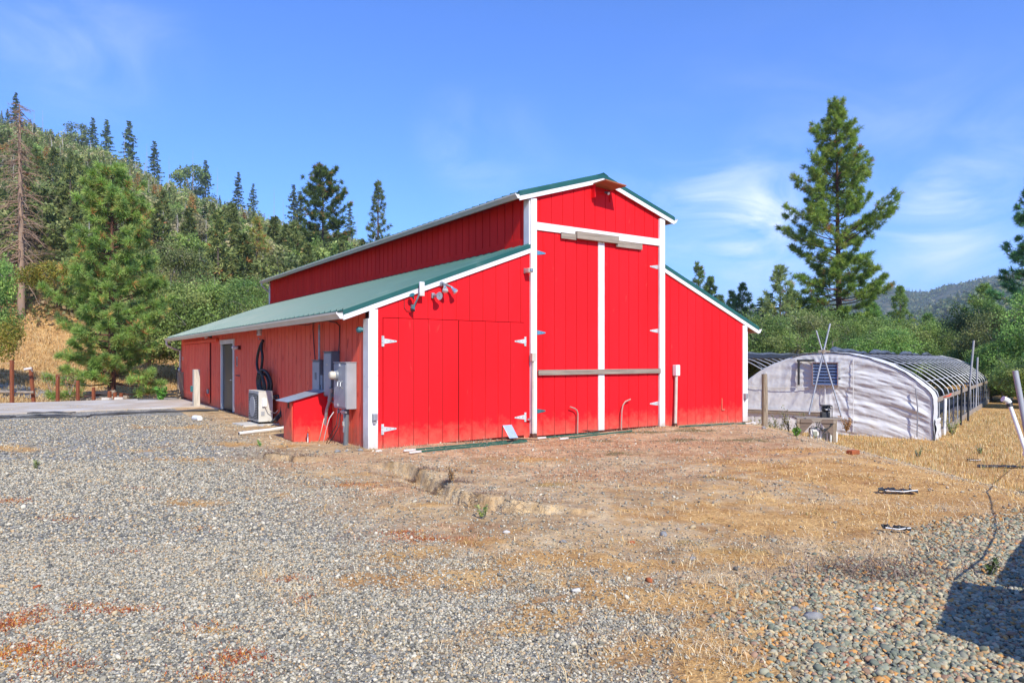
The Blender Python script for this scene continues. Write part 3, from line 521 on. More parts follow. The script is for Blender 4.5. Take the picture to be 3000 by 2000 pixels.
    blades('dry_weeds', X, Y, R.uniform(.03, .13, len(X)), .004, [(.55, .44, .30), (.42, .28, .18), (.66, .56, .42), (.28, .16, .10)], R, lean=.6, per=2, spread=.02)
do_grass()
# ------------------------------------------------------------------ barn
SL, SR, SU, TM = .377, .39, .304, (TL+TR)/2
barn = thing('barn', 'red wooden barn with white trim, raised centre section and green metal roof', 'barn', (OX, OY, 0), TH)
def P_(n, mb, mats, par=None, **k): return mb.build(n, mats, par or barn, **k)
def strip(mb, ax, a0, a1, z0, top, f, back, pitch=.305, off=0, g=None, dep=.014, m=0, gm=1, flip=1, z0f=None):
    """grooved panel siding along t (ax 0, face at local y=f) or along l (ax 1, face at local x=f); flip = side the back lies on"""
    g = g or (.006 if ax == 0 else .012)
    e = [a0]; q = a0+off if off else a0+pitch
    while q < a1-.04: e.append(q); q += pitch
    e.append(a1)
    def pt(a, z, d): return (a, f+d*flip, z) if ax == 0 else (f+d*flip, a, z)
    zb = z0f or (lambda a: z0)
    for i in range(len(e)-1):
        b0 = e[i]+(g if i else 0); b1 = e[i+1]-(g if i < len(e)-2 else 0)
        mid = [TM] if ax == 0 and b0 < TM < b1 else []
        po = [pt(b0, zb(b0), 0), pt(b1, zb(b1), 0), pt(b1, top(b1), 0)]+[pt(x, top(x), 0) for x in mid]+[pt(b0, top(b0), 0)]
        mb.ext(po if ax == 0 else po[::-1], (0, dep*flip, 0) if ax == 0 else (dep*flip, 0, 0), m)
    po = [pt(a0, z0, dep-.001), pt(a1, z0, dep-.001), pt(a1, top(a1), dep-.001)]+([pt(TM, top(TM), dep-.001)] if ax == 0 and a0 < TM < a1 else [])+[pt(a0, top(a0), dep-.001)]
    mb.ext(po if ax == 0 else po[::-1], (0, back*flip, 0) if ax == 0 else (back*flip, 0, 0), gm)
    return mb
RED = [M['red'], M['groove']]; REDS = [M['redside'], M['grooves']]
lw = lambda t: ZE+SL*t+.07; rw = lambda t: ZE+SR*(BW-t)+.07; cw = lambda t: ZU+SU*((TR-TL)/2-abs(t-TM))+.07
DT = 2.36; d0 = Fp(1121)[0]; dm = Fp(1343)[0]; d1 = Fp(1535)[0]
mb = MB(); strip(mb, 0, .02, d0, -.06, lw, 0, .08, pitch=.6); strip(mb, 0, d0, d1, DT+.012, lw, 0, .08); strip(mb, 0, d1, TL, -.06, lw, 0, .08, pitch=.6)
strip(mb, 0, TR, BW-.02, -.04, rw, 0, .08, off=.24); strip(mb, 0, TL, TR, 4.40, cw, 0, .08, off=.27)
mb.box(TL, TR, .03, .1, -.06, 4.42, 1); mb.box(d0, d1, .03, .1, -.06, 2.37, 1)
P_('front_wall', mb, RED)
def leaf(name, a0, a1, z0, z1, label, off=.2, slope=0):
    mb = MB(); strip(mb, 0, a0, a1, z0, lambda t: z1, -.012, .012, off=off, dep=.014, z0f=lambda a: z0+slope*(a-a0))
    o = P_(name, mb, RED); tag(o, label); return o
def hinge(par, px, py, d, L=.25, mat='hinge', plate=True, f=-.016, h=.19):
    t, z = Fp(px, py); mb = MB()
    if plate: mb.box(t-.028, t+.022, f-.005, f, z-h/2, z+h/2)
    s = t+.024*d; mb.ext([(s, f-.006, z-.048), (s+L*d*.96, f-.006, z-.013), (s+L*d, f-.006, z), (s+L*d*.96, f-.006, z+.013), (s, f-.006, z+.048)][::d], (0, .006, 0))
    mb.tube([(t, f-.008, z-.05), (t, f-.008, z+.05)], .009, 6)
    for q in (.2, .5, .8): mb.tube([(s+L*d*q, f-.010, z+.005), (s+L*d*q, f-.004, z+.005)], .006, 6, 1)
    if plate:
        for q in (-.07, -.03, .03, .07): mb.tube([(t-.016*d, f-.009, z+q), (t-.016*d, f-.003, z+q)], .006, 6, 1)
    return mb.build('hinge', [M[mat], M['grill']], par)
dl = leaf('wing_door', d0+.010, dm-.009, .0, DT, 'left leaf of the side wing double door', off=.30, slope=.02); dr = leaf('wing_door', dm+.009, d1-.010, .03, DT, 'right leaf of the side wing double door', off=.29, slope=.015)
hinge(dl, 1121, 999, 1); hinge(dl, 1120, 1257, 1); hinge(dr, 1538, 1000, -1); hinge(dr, 1538, 1221, -1)
pc0, pc1 = Fp(1750)[0], Fp(1767.5)[0]; pl1 = Fp(1568.5)[0]; pr0 = Fp(1928)[0]
bl_ = leaf('hay_door', pl1+.008, pc0+.01, .015, 4.30, 'tall left leaf of the centre double door', off=.18); br_ = leaf('hay_door', pc1-.01, pr0-.008, .04, 4.30, 'tall right leaf of the centre double door', off=.17)
for py, mt in ((740, 'hingeb'), (974, 'hingeb'), (1204, 'hingeg')): hinge(bl_, 1569.5, py, 1, L=.22, mat=mt, plate=False)
for py in (783, 969, 1181): hinge(br_, 1927, py, -1, L=.26, mat='hinge', plate=False)
mb = MB().box(pc0, pc1, -.040, -.013, .03, 4.24); P_('door_stile', mb, M['white'], bevel=.003)
P_('lintel_band', MB().box(pl1, pr0, -.045, -.003, 4.302, 4.465), M['white'], bevel=.003)
for (a, b_, z0, z1, y) in ((Fp(1639)[0], Fp(1683)[0], 4.185, 4.315, -.075), (Fp(1681)[0], Fp(1803)[0], 4.215, 4.375, -.125), (Fp(1800)[0], Fp(1876)[0], 4.15, 4.30, -.072)):
    o = P_('grey_board', MB().box(a, b_, y, y+.027 if y > -.1 else y+.078, z0, z1), M['grey_wood'], bevel=.004); tag(o, 'weathered grey board nailed across the top of the centre doors')
o = P_('door_bar', MB().box(Fp(1572)[0], Fp(1929)[0], -.08, -.041, 1.28, 1.39), M['grey_wood'], bevel=.004); tag(o, 'weathered grey bar laid across the centre doors')
# white posts and corner boards
w = [M['white']]
P_('post', MB().box(TL, pl1, -.055, 0, -.07, cw(TL)-.06), w, bevel=.004)
P_('post', MB().box(pr0, TR+.01, -.055, 0, -.06, cw(TR)-.06), w, bevel=.004)
P_('corner_board', MB().box(-.006, Fp(1105)[0], -.034, -.001, -.06, lw(0)-.04).box(-.032, -.0065, -.034, .20, -.05, 2.34), w, bevel=.003)
P_('corner_board', MB().box(Fp(2174)[0], BW+.01, -.034, -.001, -.03, lw(0)-.05).box(BW+.0105, BW+.03, -.03, .12, -.03, 2.34), w, bevel=.003)
P_('corner_board', MB().box(TL-.032, TL-.002, -.03, .16, 3.98, ZU-.02), w, bevel=.003)
P_('corner_board', MB().box(TR+.012, TR+.035, -.02, .12, 3.98, ZU-.02), w, bevel=.003)
P_('corner_board', MB().box(TL-.03, TL-.002, BL-.14, BL+.02, 3.98, ZU-.02), w)
# long walls
sw = lambda l: 2.50
mb = MB(); e0, e1 = Sp(686.5)[0], Sp(649)[0]; s0, s1 = Sp(612, off=.07)[0], Sp(536, off=.07)[0]
strip(mb, 1, .20, e0-.02, -.04, sw, 0, .08); strip(mb, 1, e0-.02, e1+.02, 2.13, sw, 0, .08); strip(mb, 1, e1+.02, BL-.02, -.05, sw, 0, .08)
P_('side_wall', mb, REDS)
mb = MB(); strip(mb, 1, .02, BL-.02, -.6, sw, BW, .08, flip=-1); o = P_('side_wall', mb, REDS)
mb = MB(); strip(mb, 1, .0, BL, 3.85, lambda l: ZU+.06, TL, .08); mb.box(TL-.022, TL-.001, .17, BL-.15, 3.80, 4.13, 0); o = P_('clerestory_wall', mb, [pm('upper_wall_red_paint', (.84, .022, .016), (.72, .018, .014), rough=.6, scale=2, stretch=(1, 1, .2), bump=.2, spec=.12), M['groove']])
mb = MB(); strip(mb, 1, .0, BL, 3.75, lambda l: ZU+.06, TR, .08, flip=-1); o = P_('clerestory_wall', mb, REDS)
mb = MB()
for f, a0, a1 in ((lw, 0, TL), (cw, TL, TR), (rw, TR, BW)): strip(mb, 0, a0, a1, -.3, f, BL, .08, flip=-1)
P_('back_wall', mb, REDS)
P_('foundation', MB().box(.01, BW-.01, .012, BL-.01, -1.3, -.04), M['concrete'])
# roofs: ribbed sheets
def roof(name, x0, x1, z0, z1, y0, y1, label, thick=.03):
    """sheet rising from (x0,z0) to (x1,z1), ribs running up the slope"""
    prof = []; y = y0
    while y < y1-.01:
        for a, h in ((0, 0), (.014, .034), (.044, .034), (.058, 0), (.118, 0), (.126, .012), (.146, .012), (.154, 0), (.208, 0), (.216, .012), (.236, .012), (.244, 0)):
            if y+a < y1: prof.append((y+a, h))
        y += .305
    prof.append((y1, 0)); mb = MB(); n = len(prof); vs = [(x0, a, z0+h) for a, h in prof]+[(x1, a, z1+h) for a, h in prof]
    vs += [(x0, a, z0-thick) for a, h in prof]+[(x1, a, z1-thick) for a, h in prof]
    up = x1 > x0; fs = []
    for i in range(n-1):
        q = [(i, n+i, n+i+1, i+1), (2*n+i, 2*n+i+1, 3*n+i+1, 3*n+i), (i, i+1, 2*n+i+1, 2*n+i), (n+i, 3*n+i, 3*n+i+1, n+i+1)]
        fs += q if not up else [f[::-1] for f in q]
    fs += [(0, 2*n, 3*n, n), (n-1, 2*n-1, 4*n-1, 3*n-1)]
    mb.add(vs, fs); o = P_(name, mb, M['green']); tag(o, label); return o
HR = .175
zl = lambda x: ZE+SL*x+HR; zr_ = lambda x: ZE+SR*(BW-x)+HR; zu = lambda x: ZU+SU*((TR-TL)/2-abs(x-TM))+HR
roof('roof', -OH, TL-.024, zl(-OH), zl(TL-.024), -.03, BL+.12, 'lower green roof over the left wing'); roof('roof', BW+OH, TR+.004, zr_(BW+OH), zr_(TR+.004), -.03, BL+.12, 'lower green roof over the right wing')
UO = .30
roof('roof', TL-UO, TM, zu(TL-UO), zu(TM), -.07, BL+.15, 'left slope of the upper green roof'); roof('roof', TR+UO, TM+.0005, zu(TR+UO), zu(TM), -.07, BL+.15, 'right slope of the upper green roof')
def slopepiece(mb, x0, x1, zf, b, t, y0, y1, m=0):     # a board following the slope between b and t above zf(x)-HR
    mb.ext([(x0, y0, zf(x0)-HR+b), (x1, y0, zf(x1)-HR+b), (x1, y0, zf(x1)-HR+t), (x0, y0, zf(x0)-HR+t)], (0, y1-y0, 0), m)
for y0, y1 in ((-.034, -.001),): pass
mb = MB(); slopepiece(mb, -OH, TL-.002, zl, 0, .095, -.040, -.003); slopepiece(mb, TR+.012, BW+OH, zr_, 0, .095, -.040, -.003)
slopepiece(mb, TL-UO, TM, zu, 0, .095, -.085, -.058); slopepiece(mb, TM+.002, TR+UO, zu, 0, .095, -.085, -.058)
P_('rake_board', mb, w, bevel=.003)
mb = MB(); slopepiece(mb, -OH-.01, TL-.003, zl, .096, .182, -.046, -.02); slopepiece(mb, TR+.013, BW+OH+.01, zr_, .096, .182, -.046, -.02)
slopepiece(mb, TL-UO-.01, TM, zu, .096, .182, -.092, -.06); slopepiece(mb, TM+.001, TR+UO+.01, zu, .096, .182, -.092, -.06)
mb.ext([(TM-.14, -.09, zu(TM-.14)+.012), (TM, -.09, zu(TM)+.02), (TM+.14, -.09, zu(TM+.14)+.012), (TM+.14, -.09, zu(TM+.14)+.028), (TM, -.09, zu(TM)+.045), (TM-.14, -.09, zu(TM-.14)+.028)], (0, BL+.25, 0))
P_('roof_flashing', mb, M['green'])
# soffits (plywood under the overhangs) and wall plates
mb = MB()
for x0, x1, zf in ((-OH+.02, -.035, zl), (BW+.032, BW+OH-.02, zr_), (TL-UO+.02, TL-.034, zu), (TR+.036, TR+UO-.02, zu)):
    y0 = -.002 if zf is not zu else -.057
    mb.ext([(x0, y0, zf(x0)-HR+.07), (x1, y0, zf(x1)-HR+.07), (x1, y0, zf(x1)-HR+.09), (x0, y0, zf(x0)-HR+.09)], (0, BL+.05, 0))
slopepiece(mb, TL-.03, TM, zu, .075, .10, -.057, -.001); slopepiece(mb, TM+.001, TR+.03, zu, .075, .10, -.057, -.001)
P_('soffit', mb, M['soffit'])
# gutters
def gutter(x, zt, y0, y1, d, h=.115, wd=.12):
    mb = MB(); pr = [(0, 0), (0, -h), (.45*wd, -h), (.62*wd, -h*.72), (.86*wd, -h*.42), (wd, -h*.30), (wd, 0), (wd-.012, 0), (wd-.012, -.02), (.01, -.03)]
    mb.ext([(x+d*a, y0, zt+b) for a, b in (pr if d < 0 else pr[::-1])], (0, y1-y0, 0), 0)
    mb.ext([(x+d*a*1.02, y0-.004, zt+b*1.02) for a, b in (pr if d < 0 else pr[::-1])], (0, .004, 0), 1)
    return P_('gutter', mb, [M['gutter'], M['white']])
g1 = gutter(-OH-.005, zl(-OH)-.035, -.03, BL+.14, -1); g2 = gutter(TL-UO-.005, zu(TL-UO)-.035, -.08, BL+.16, -1, h=.10, wd=.10)
g3 = gutter(BW+OH+.005, zr_(BW+OH)-.035, -.03, BL+.14, 1); g4 = gutter(TR+UO+.005, zu(TR+UO)-.035, -.08, BL+.16, 1, h=.10, wd=.10)
z = zl(-OH)-.13; mb = MB().tube([(-OH-.06, BL-.05, z), (-OH-.06, BL-.05, z-.12), (-OH-.02, BL-.04, z-.2), (-.25, BL+.02, z-.32), (-.03, BL+.06, z-.40), (-.03, BL+.08, -.02)], .038, 8); P_('downspout', mb, M['gutter'], smooth=True)
z = zu(TL-UO)-.12; mb = MB().tube([(TL-UO-.05, BL-.05, z), (TL-UO-.05, BL-.05, z-.1), (TL-.12, BL, z-.30), (TL-.04, BL+.05, z-.36)], .034, 8); P_('downspout', mb, M['gutter'], smooth=True)
# hood over the gable light
a0, a1 = Fp(1730)[0], Fp(1790)[0]
mb = MB().ext([(a0, -.50, 5.455), (a1, -.50, 5.41), (a1, -.50, 5.435), (a0, -.50, 5.48)], (0, .498, 0), 0)
mb.box(a0+.02, a0+.05, -.12, -.003, 5.17, 5.47, 1).box(a1-.05, a1-.02, -.03, -.003, 5.15, 5.42, 1).box(a0+.05, a1-.05, -.03, -.003, 5.30, 5.345, 1)
P_('gable_hood', mb, [M['soffit'], M['red']])
# track door at the far end of the side wall
mb = MB(); strip(mb, 1, s0, s1, .12, lambda l: 2.16, -.055, .05); o = P_('track_door', mb, REDS); tag(o, 'faded red sliding door panel on the long side wall')
P_('door_track', MB().box(-.09, -.02, s0-1.2, s1+.2, 2.18, 2.27), M['redside'])
mb = MB().box(-.16, -.056, Sp(609, off=.1)[0], Sp(598, off=.1)[0], .36, .44); P_('door_stop', mb, M['redside'])
# entry door
ed = P_('entry_door', MB().box(.025, .06, e0+.10, e1-.10, .05, 2.06), M['doordark'], bevel=.004)
lk = e0+.20
mb = MB().tube([(.03, lk, 1.18), (-.012, lk, 1.18)], .03, 10); mb.build('deadbolt', M['chrome'], ed, smooth=True)
mb = MB().tube([(.03, lk, .98), (-.02, lk, .98)], .032, 10).tube([(-.02, lk, .98), (-.045, lk, .98), (-.05, lk+.06, .985), (-.05, lk+.13, .98)], .012, 6); mb.build('handle', M['chrome'], ed, smooth=True)
mb = MB().box(-.03, .06, e0-.01, e0+.10, .0, 2.08).box(-.03, .06, e1-.10, e1+.01, .0, 2.08).ext([(-.04, e0-.03, 2.082), (-.04, e1+.03, 2.082), (-.04, e1+.09, 2.22), (-.04, e0-.09, 2.22)], (.06, 0, 0))
P_('door_casing', mb, M['casing'], bevel=.004); P_('door_sill', MB().box(-.12, .05, e0-.02, e1+.02, -.06, .03), M['doordark'])

# ------------------------------------------------------------------ fittings on the gable front
def wallthing(name, label, cat, px, py, on='F', **k):
    p = onF(px, py) if on == 'F' else onS(px, py); return thing(name, label, cat, p, TH if on == 'F' else RS, **k)
# twin floodlight
t_ = wallthing('floodlight', 'twin-headed chrome and grey floodlight on red gable under sloping rake', 'floodlight', 1291, 832)
MB().lathe((0, -.002, 0), [(0, .055), (.03, .055), (.05, .04)], (0, -1, 0), 14).build('wall_plate', M['galv'], t_, smooth=True)
for dx, dz, tip in ((.02, -.10, -.03), (.16, -.12, .06)):
    a = Vector((.01, -.06, .01)); b_ = Vector((dx, -.13, dz*.5)); c = Vector((dx+tip*.6, -.17, dz)); h = MB(); h.tube([a, a*.3+b_*.7, b_], .022, 8)
    ax = (c-b_).normalized(); h.build('lamp_arm', M['panel2'], t_, smooth=True)
    MB().lathe(b_, [(0, .026), (.05, .030), (.09, .052), (.13, .060)], ax, 16).lathe(b_+ax*.128, [(0, .058), (.012, .045), (.018, .01)], ax, 16, 1).build('lamp_head', [M['chrome'], M['glass']], t_, smooth=True)
# horn siren
t_ = wallthing('horn_siren', 'teal-throated horn siren on red gable left of twin floodlight', 'siren', 1266, 866)
MB().box(-.03, .03, -.05, -.002, -.05, .05).build('bracket', M['galv'], t_, bevel=.004)
MB().tube([(0, -.04, 0), (.01, -.10, -.005)], .02, 8).lathe((.01, -.09, -.005), [(0, .03), (.05, .035), (.10, .060), (.13, .075), (.128, .068), (.06, .03)], (.25, -1, -.1), 20).build('horn', M['galv'], t_, smooth=True)
MB().lathe((.01, -.10, -.005), [(.112, .066), (.09, .052), (.075, .03), (.10, .022), (.125, .004)], (.25, -1, -.1), 20).build('throat', M['teal'], t_, smooth=True)
# antenna panel and spotlights on an arm
t_ = wallthing('antenna_light', 'white panel antenna over grey arm with two small cone lamps by rake', 'antenna', 1205, 880)
MB().box(.10, .20, -.15, -.11, .08, .34).build('antenna_panel', M['white'], t_, bevel=.006)
MB().tube([(.12, -.12, .15), (.07, -.10, .02), (.02, -.05, -.12)], .018, 8).box(-.02, .05, -.05, -.002, -.16, -.08).build('arm', M['panel2'], t_)
for c, ax in (((.0, -.10, .02), (-.5, -.35, .6)), ((.02, -.09, -.10), (-.45, -.2, -.75))): MB().lathe(c, [(0, .016), (.04, .02), (.09, .05), (.10, .052), (.101, .01)], ax, 14).build('cone_lamp', M['hingeg'], t_, smooth=True)
MB().tube([(-.16, -.01, .12), (-.15, -.012, .0), (-.15, -.012, -.14), (-.10, -.02, -.20), (0, -.03, -.20)], .006, 5).build('cable', M['black'], t_)
# camera on the left centre post
t_ = wallthing('security_camera', 'small beige security camera at the left white post of the gable', 'camera', 1539, 794)
MB().box(-.05, -.01, -.04, -.002, -.05, .05).build('bracket', M['galv'], t_)
MB().box(-.045, .07, -.19, -.05, -.045, .045).build('housing', M['beige'], t_, bevel=.008)
MB().box(-.03, .055, -.195, -.191, -.032, .032).lathe((.012, -.196, 0), [(0, .022), (.01, .022), (.011, .005)], (0, -1, 0), 12, 1).build('lens', [M['panel2'], M['chrome']], t_)
# small lamp in the hood
t_ = thing('gable_lamp', 'small dark lamp inside the little hood at the gable peak', 'lamp', onF(1770, 565), TH)
MB().tube([(0, 0, 0), (0, -.06, 0)], .02, 8).lathe((0, -.05, 0), [(0, .02), (.04, .036), (.08, .042), (.081, .02)], (.3, -1, -.5), 14).build('lamp_head', M['panel2'], t_, smooth=True)
MB().tube([(.012, -.12, -.035), (.018, -.135, -.045)], .034, 12).build('lens', M['glass'], t_)
def outlet(px, py, label, hh=.13, ww=.08):
    t_ = wallthing('outlet_box', label, 'outlet box', px, py)
    MB().box(-ww/2, ww/2, -.085, -.036, -hh/2, hh/2).build('box', M['panel'], t_, bevel=.005)
    MB().box(-ww/2+.006, ww/2+.006, -.105, -.086, -hh/2+.008, hh/2-.004).build('cover', M['galv'], t_, bevel=.006)
    MB().box(-.028, .028, -.075, -.038, -hh/2-.05, -hh/2-.001).build('conduit_neck', M['pvcg'], t_)
outlet(1093, 1221, 'grey weatherproof outlet box on near white corner board'); outlet(2178, 1160, 'small grey outlet box at far right corner of barn gable', .15, .09)
# conduit beside left centre post
t_ = wallthing('conduit_riser', 'beige conduit with box on top beside the left centre white post', 'conduit', 1553, 1285)
zt = Fp(1553, 1058)[1]-t_.location.z
MB().tube([(0, -.10, .05), (-.004, -.10, zt*.5), (.004, -.10, zt)], .024, 10).build('pipe', M['beige'], t_, smooth=True)
MB().box(-.05, .05, -.15, -.06, zt, zt+.17).build('box', M['beige'], t_, bevel=.006); MB().box(-.05, .06, -.16, -.06, -.02, .12).build('base_box', M['rust'], t_, bevel=.005)
MB().box(-.11, .0, -.075, -.057, .40, .43).build('strap', M['galv'], t_)
# conduit on the right wing
t_ = wallthing('conduit_riser', 'pale conduit with white box on top against the right wing', 'conduit', 1970, 1248)
zt = Fp(1974, 1100)[1]-t_.location.z
MB().tube([(0, -.09, .03), (.02, -.09, zt*.5), (.045, -.08, zt+.02)], .038, 10).build('pipe', M['beige'], t_, smooth=True)
MB().box(-.02, .12, -.14, -.02, zt, zt+.26).build('box', M['white'], t_, bevel=.012); MB().lathe((0, -.09, -.02), [(0, .07), (.03, .07), (.035, .055), (.10, .055)], (0, 0, 1), 12).build('base_box', M['rust'], t_)
MB().tube([(.12, -.02, .04), (.10, -.03, .2), (.13, -.02, .35), (.09, -.02, .4)], .006, 5).build('cable', M['black'], t_)
# bent pipes
for pts, lab in ((((1692, 1266, .10), (1693, 1207, .10), (1690.5, 1198, .10), (1684, 1192, .10), (1670, 1187, .10)), 'bare pipe bent to the left at its top before centre doors'),
                 (((1820, 1255, .10), (1822, 1199, .10), (1825, 1183, .10), (1832, 1172, .10), (1847, 1165, .10)), 'bare pipe bent to the right at its top before centre doors')):
    ps = [onF(*p) for p in pts]; b0 = ps[0].copy(); mb = MB().tube([p-b0 for p in ps[:1]]+[p-b0 for p in ps[1:]], .015, 8)
    o = mb.build('bent_pipe', pm('dull_copper_pipe', (.50, .36, .28), (.38, .28, .22), rough=.5, metal=.3), smooth=True, loc=b0-Vector((0, 0, .03))); tag(o, lab, 'pipe')
for (px, py) in ((2121, 1190),):
    t_ = wallthing('door_latch', 'small red steel latch bracket on right wing siding', 'latch', px-7, py-8); MB().box(-.012, .012, -.02, -.002, -.14, .14).box(-.012, .10, -.03, -.002, -.17, -.141).build('latch_plate', M['redside'], t_)
# little panel on a stand by the wing door
p = G(1487, 1296); t_ = thing('solar_panel', 'small blue-grey pane leaning on thin stand beside the wing door', 'solar panel', p, TH)
MB().ext([(-.12, -.02, .33), (.09, -.02, .33), (.14, -.16, .10), (-.06, -.16, .10)], (.0, .015, .012)).build('pane', M['solar'], t_, bevel=.003)
MB().tube([(-.12, 0, .33), (-.13, 0, 0)], .012, 5).tube([(-.13, 0, .1), (.6, -.20, .03)], .010, 5).tube([(-.1, -.02, .08), (.12, -.16, .06)], .010, 5).tube([(.09, -.02, .32), (.10, 0, .0)], .010, 5).build('stand', M['rust'], t_)
# green steel posts on the ground
def tpost(pa, pb, lab, tip=True, w=.035, lift=.02):
    a, b_ = G(*pa), G(*pb); a.z += lift; b_.z += lift; t_ = thing('fence_post', lab, 'fence post', a, 0, group='green steel fence posts lying by barn')
    d = b_-a; L = d.length; u = d.normalized(); v = Vector((-u.y, u.x, 0)).normalized(); n = u.cross(v)
    def bar(s0, s1, q): mb = MB(); c = [v*w*.5, -v*w*.5, -v*w*.5-n*(-.008), v*w*.5-n*(-.008)]; mb.ext([u*s0+k for k in c], u*(s1-s0)); mb.ext([u*s0+k for k in (v*.005, -v*.005, -v*.005+n*.03*q, v*.005+n*.03*q)], u*(s1-s0)); return mb
    s = -1 if n.z < 0 else 1
    tl = .24 if tip else 0
    mb = bar(tl, L, s); [mb.box(0, 0, 0, 0, 0, 0) for _ in ()]
    o = mb.build('shaft', M['greenpost'], t_)
    if tip: bar(0, tl, s).build('tip', M['white'], t_)
tpost((1183, 1326), (1542, 1292), 'green steel post with white tip nearest the gable, left pair')
tpost((1199, 1331), (1545, 1297), 'green steel post with white tip, outer one of the left pair')
tpost((1575, 1288), (1756, 1271), 'green steel post with white tip below the tall doors')
tpost((1640, 1290), (1852, 1266), 'green steel post with white tip under the right tall door')
tpost((2198, 1243), (2010, 1252), 'green steel post lying at foot of right wing corner')
tpost((2150, 1244), (1990, 1254), 'shorter green steel post without white tip near right wing', tip=False)
p = G(1875, 1262); t_ = tag(MB().tube([(-.6, -.25, .02), (-.2, -.02, .05), (.1, .1, .03), (.5, .2, .04)], .01, 5).build('scrap_rod', M['rust'], loc=p-Vector((1.1, .35, 0))), 'thin rusty rod lying below the tall doors', 'metal rod')

# ------------------------------------------------------------------ things along the shaded long wall
t_ = wallthing('alarm_siren', 'small dark cone siren just left of near white corner board', 'siren', 1066, 966, 'S')
MB().lathe((0, 0, 0), [(0, .045), (.05, .045), (.055, .055), (.11, .06), (.14, .02)], (-.2, -1, 0), 16).build('cone', M['teal'], t_, smooth=True)
def cabinet(name, label, px0, px1, py0, py1, off, mats, lid=True):
    l0, zt0 = Sp(px1, py0, off); l1, _ = Sp(px0, py0, off); lm, zt = Sp((px0+px1)/2, py0, off); _, zb = Sp((px0+px1)/2, py1, off)
    t_ = thing(name, label, 'electrical box', bw(0, (l0+l1)/2, zb), RS); w_ = (l1-l0); h = zt-zb
    MB().box(-w_/2, w_/2, -off, -.004, 0, h).build('body', mats[0], t_, bevel=.006)
    MB().box(-w_/2+.012, w_/2-.012, -off-.012, -off-.001, .03, h-.03).build('cover', mats[1], t_, bevel=.004)
    MB().box(-w_/2-.008, w_/2+.008, -off-.02, -.003, h+.001, h+.018).build('rain_lip', mats[0], t_, bevel=.003)
    return t_, w_, h
c1, w1, h1 = cabinet('breaker_panel', 'grey breaker panel beside red shed box, lowest of three wall boxes', 916, 937, 1056, 1180, .14, (M['panel2'], M['panel']))
MB().box(-.05, .05, -.158, -.153, h1*.55, h1*.72).build('data_plate', M['panel2'], c1)
c2, w2, h2 = cabinet('breaker_panel', 'tall grey breaker panel in the middle with its top highest', 949, 971, 1031, 1162, .17, (M['panel2'], M['panel']))
MB().box(-.03, .05, -.188, -.183, h2*.70, h2*.74).build('data_plate', M['beige'], c2)
c3, w3, h3 = cabinet('meter_cabinet', 'wide grey meter cabinet with glass meter and two lever handles', 979, 1015, 1063, 1196, .20, (M['panel'], M['panel']))
MB().lathe((-w3*.22, -.21, h3*.73), [(0, .10), (.04, .10), (.05, .085)], (0, -1, 0), 20).build('meter_ring', M['galv'], c3, smooth=True)
MB().lathe((-w3*.22, -.25, h3*.73), [(0, .082), (.08, .080), (.11, .06), (.12, .01)], (0, -1, 0), 20).build('meter_glass', M['beige'], c3, smooth=True)
for dx in (.02, .16): MB().tube([(dx, -.215, h3*.60), (dx+.01, -.26, h3*.58), (dx+.03, -.27, h3*.50), (dx+.02, -.22, h3*.45)], .009, 6).build('lever', M['galv'], c3)
for dx, dz in ((-.02, .93), (-.12, .05)): MB().box(dx, dx+.06, -.222, -.215, h3*dz, h3*dz+.045).build('label_plate', M['white'], c3)
for dx in (-w3*.30, .03): MB().box(dx, dx+.03, -.19, -.15, -.10, -.03).box(dx+.012, dx+.018, -.18, -.17, -.03, 0).build('padlock', M['galv'], c3)
MB().tube([(-w1*.1, -.06, h1+.02), (-w1*.1, -.06, 2.33-c1.location.z)], .022, 8).build('conduit', M['galv'], c1, smooth=True)
def gz(l, o): p = bw(-o, l); return Tz(p.x, p.y)
def pipe_thing(name, label, pts, r, m, cat='conduit', group=None, extra=None):
    """pts: (px, py, offset from wall); lowest point first"""
    ps = [onS(*p) for p in pts]; b0 = ps[0]; t_ = thing(name, label, cat, b0, RS, group=group); Mi = Matrix.Rotation(-RS, 4, 'Z'); q = [Mi @ (p-b0) for p in ps]
    MB().tube(q, r, 10).build('pipe', m, t_, smooth=True); return t_, q
t_, q = pipe_thing('conduit_riser', 'thick grey riser with clamp below meter cabinet', ((1013, 1312, .13), (1014, 1268, .13), (1016, 1200, .13)), .048, M['panel2'])
MB().tube([q[0]+Vector((0, 0, .30)), q[1]+Vector((0, 0, .18)), q[1]+Vector((0, 0, .38))], .055, 12).build('sleeve', M['pvcg'], t_, smooth=True)
MB().tube([q[0]+Vector((0, 0, .42)), q[0]+Vector((0, 0, .50))], .066, 12).build('coupling', M['beige'], t_, smooth=True)
MB().box(-.10, .16, q[1].y-.07, q[1].y-.04, .66, .70).tube([(-.02, q[1].y, .64), (-.02, q[1].y, .72)], .064, 12).build('clamp', M['galv'], t_)
t_, q = pipe_thing('conduit_riser', 'grey conduit slanting up to the middle breaker panel with elbow', ((941, 1306, .12), (950, 1262, .14), (957, 1200, .15), (966, 1172, .16), (970, 1145, .17)), .032, M['pvcg'])
MB().tube([q[1], q[1]+(q[2]-q[1])*.25], .042, 10).build('coupling', M['pvcg'], t_, smooth=True); MB().tube([q[-2], q[-1]+Vector((.02, 0, .06))], .045, 10).build('elbow', M['pvcg'], t_, smooth=True)
t_, q = pipe_thing('conduit_riser', 'upright grey conduit between the two breaker panels', ((934, 1302, .10), (938, 1240, .10), (943, 1180, .12), (944, 1145, .13), (944, 1110, .13)), .027, M['pvcg'])
MB().tube([q[-1]+Vector((0, 0, -.12)), q[-1]+Vector((0, 0, .08))], .038, 10).build('fitting', M['pvcg'], t_, smooth=True)
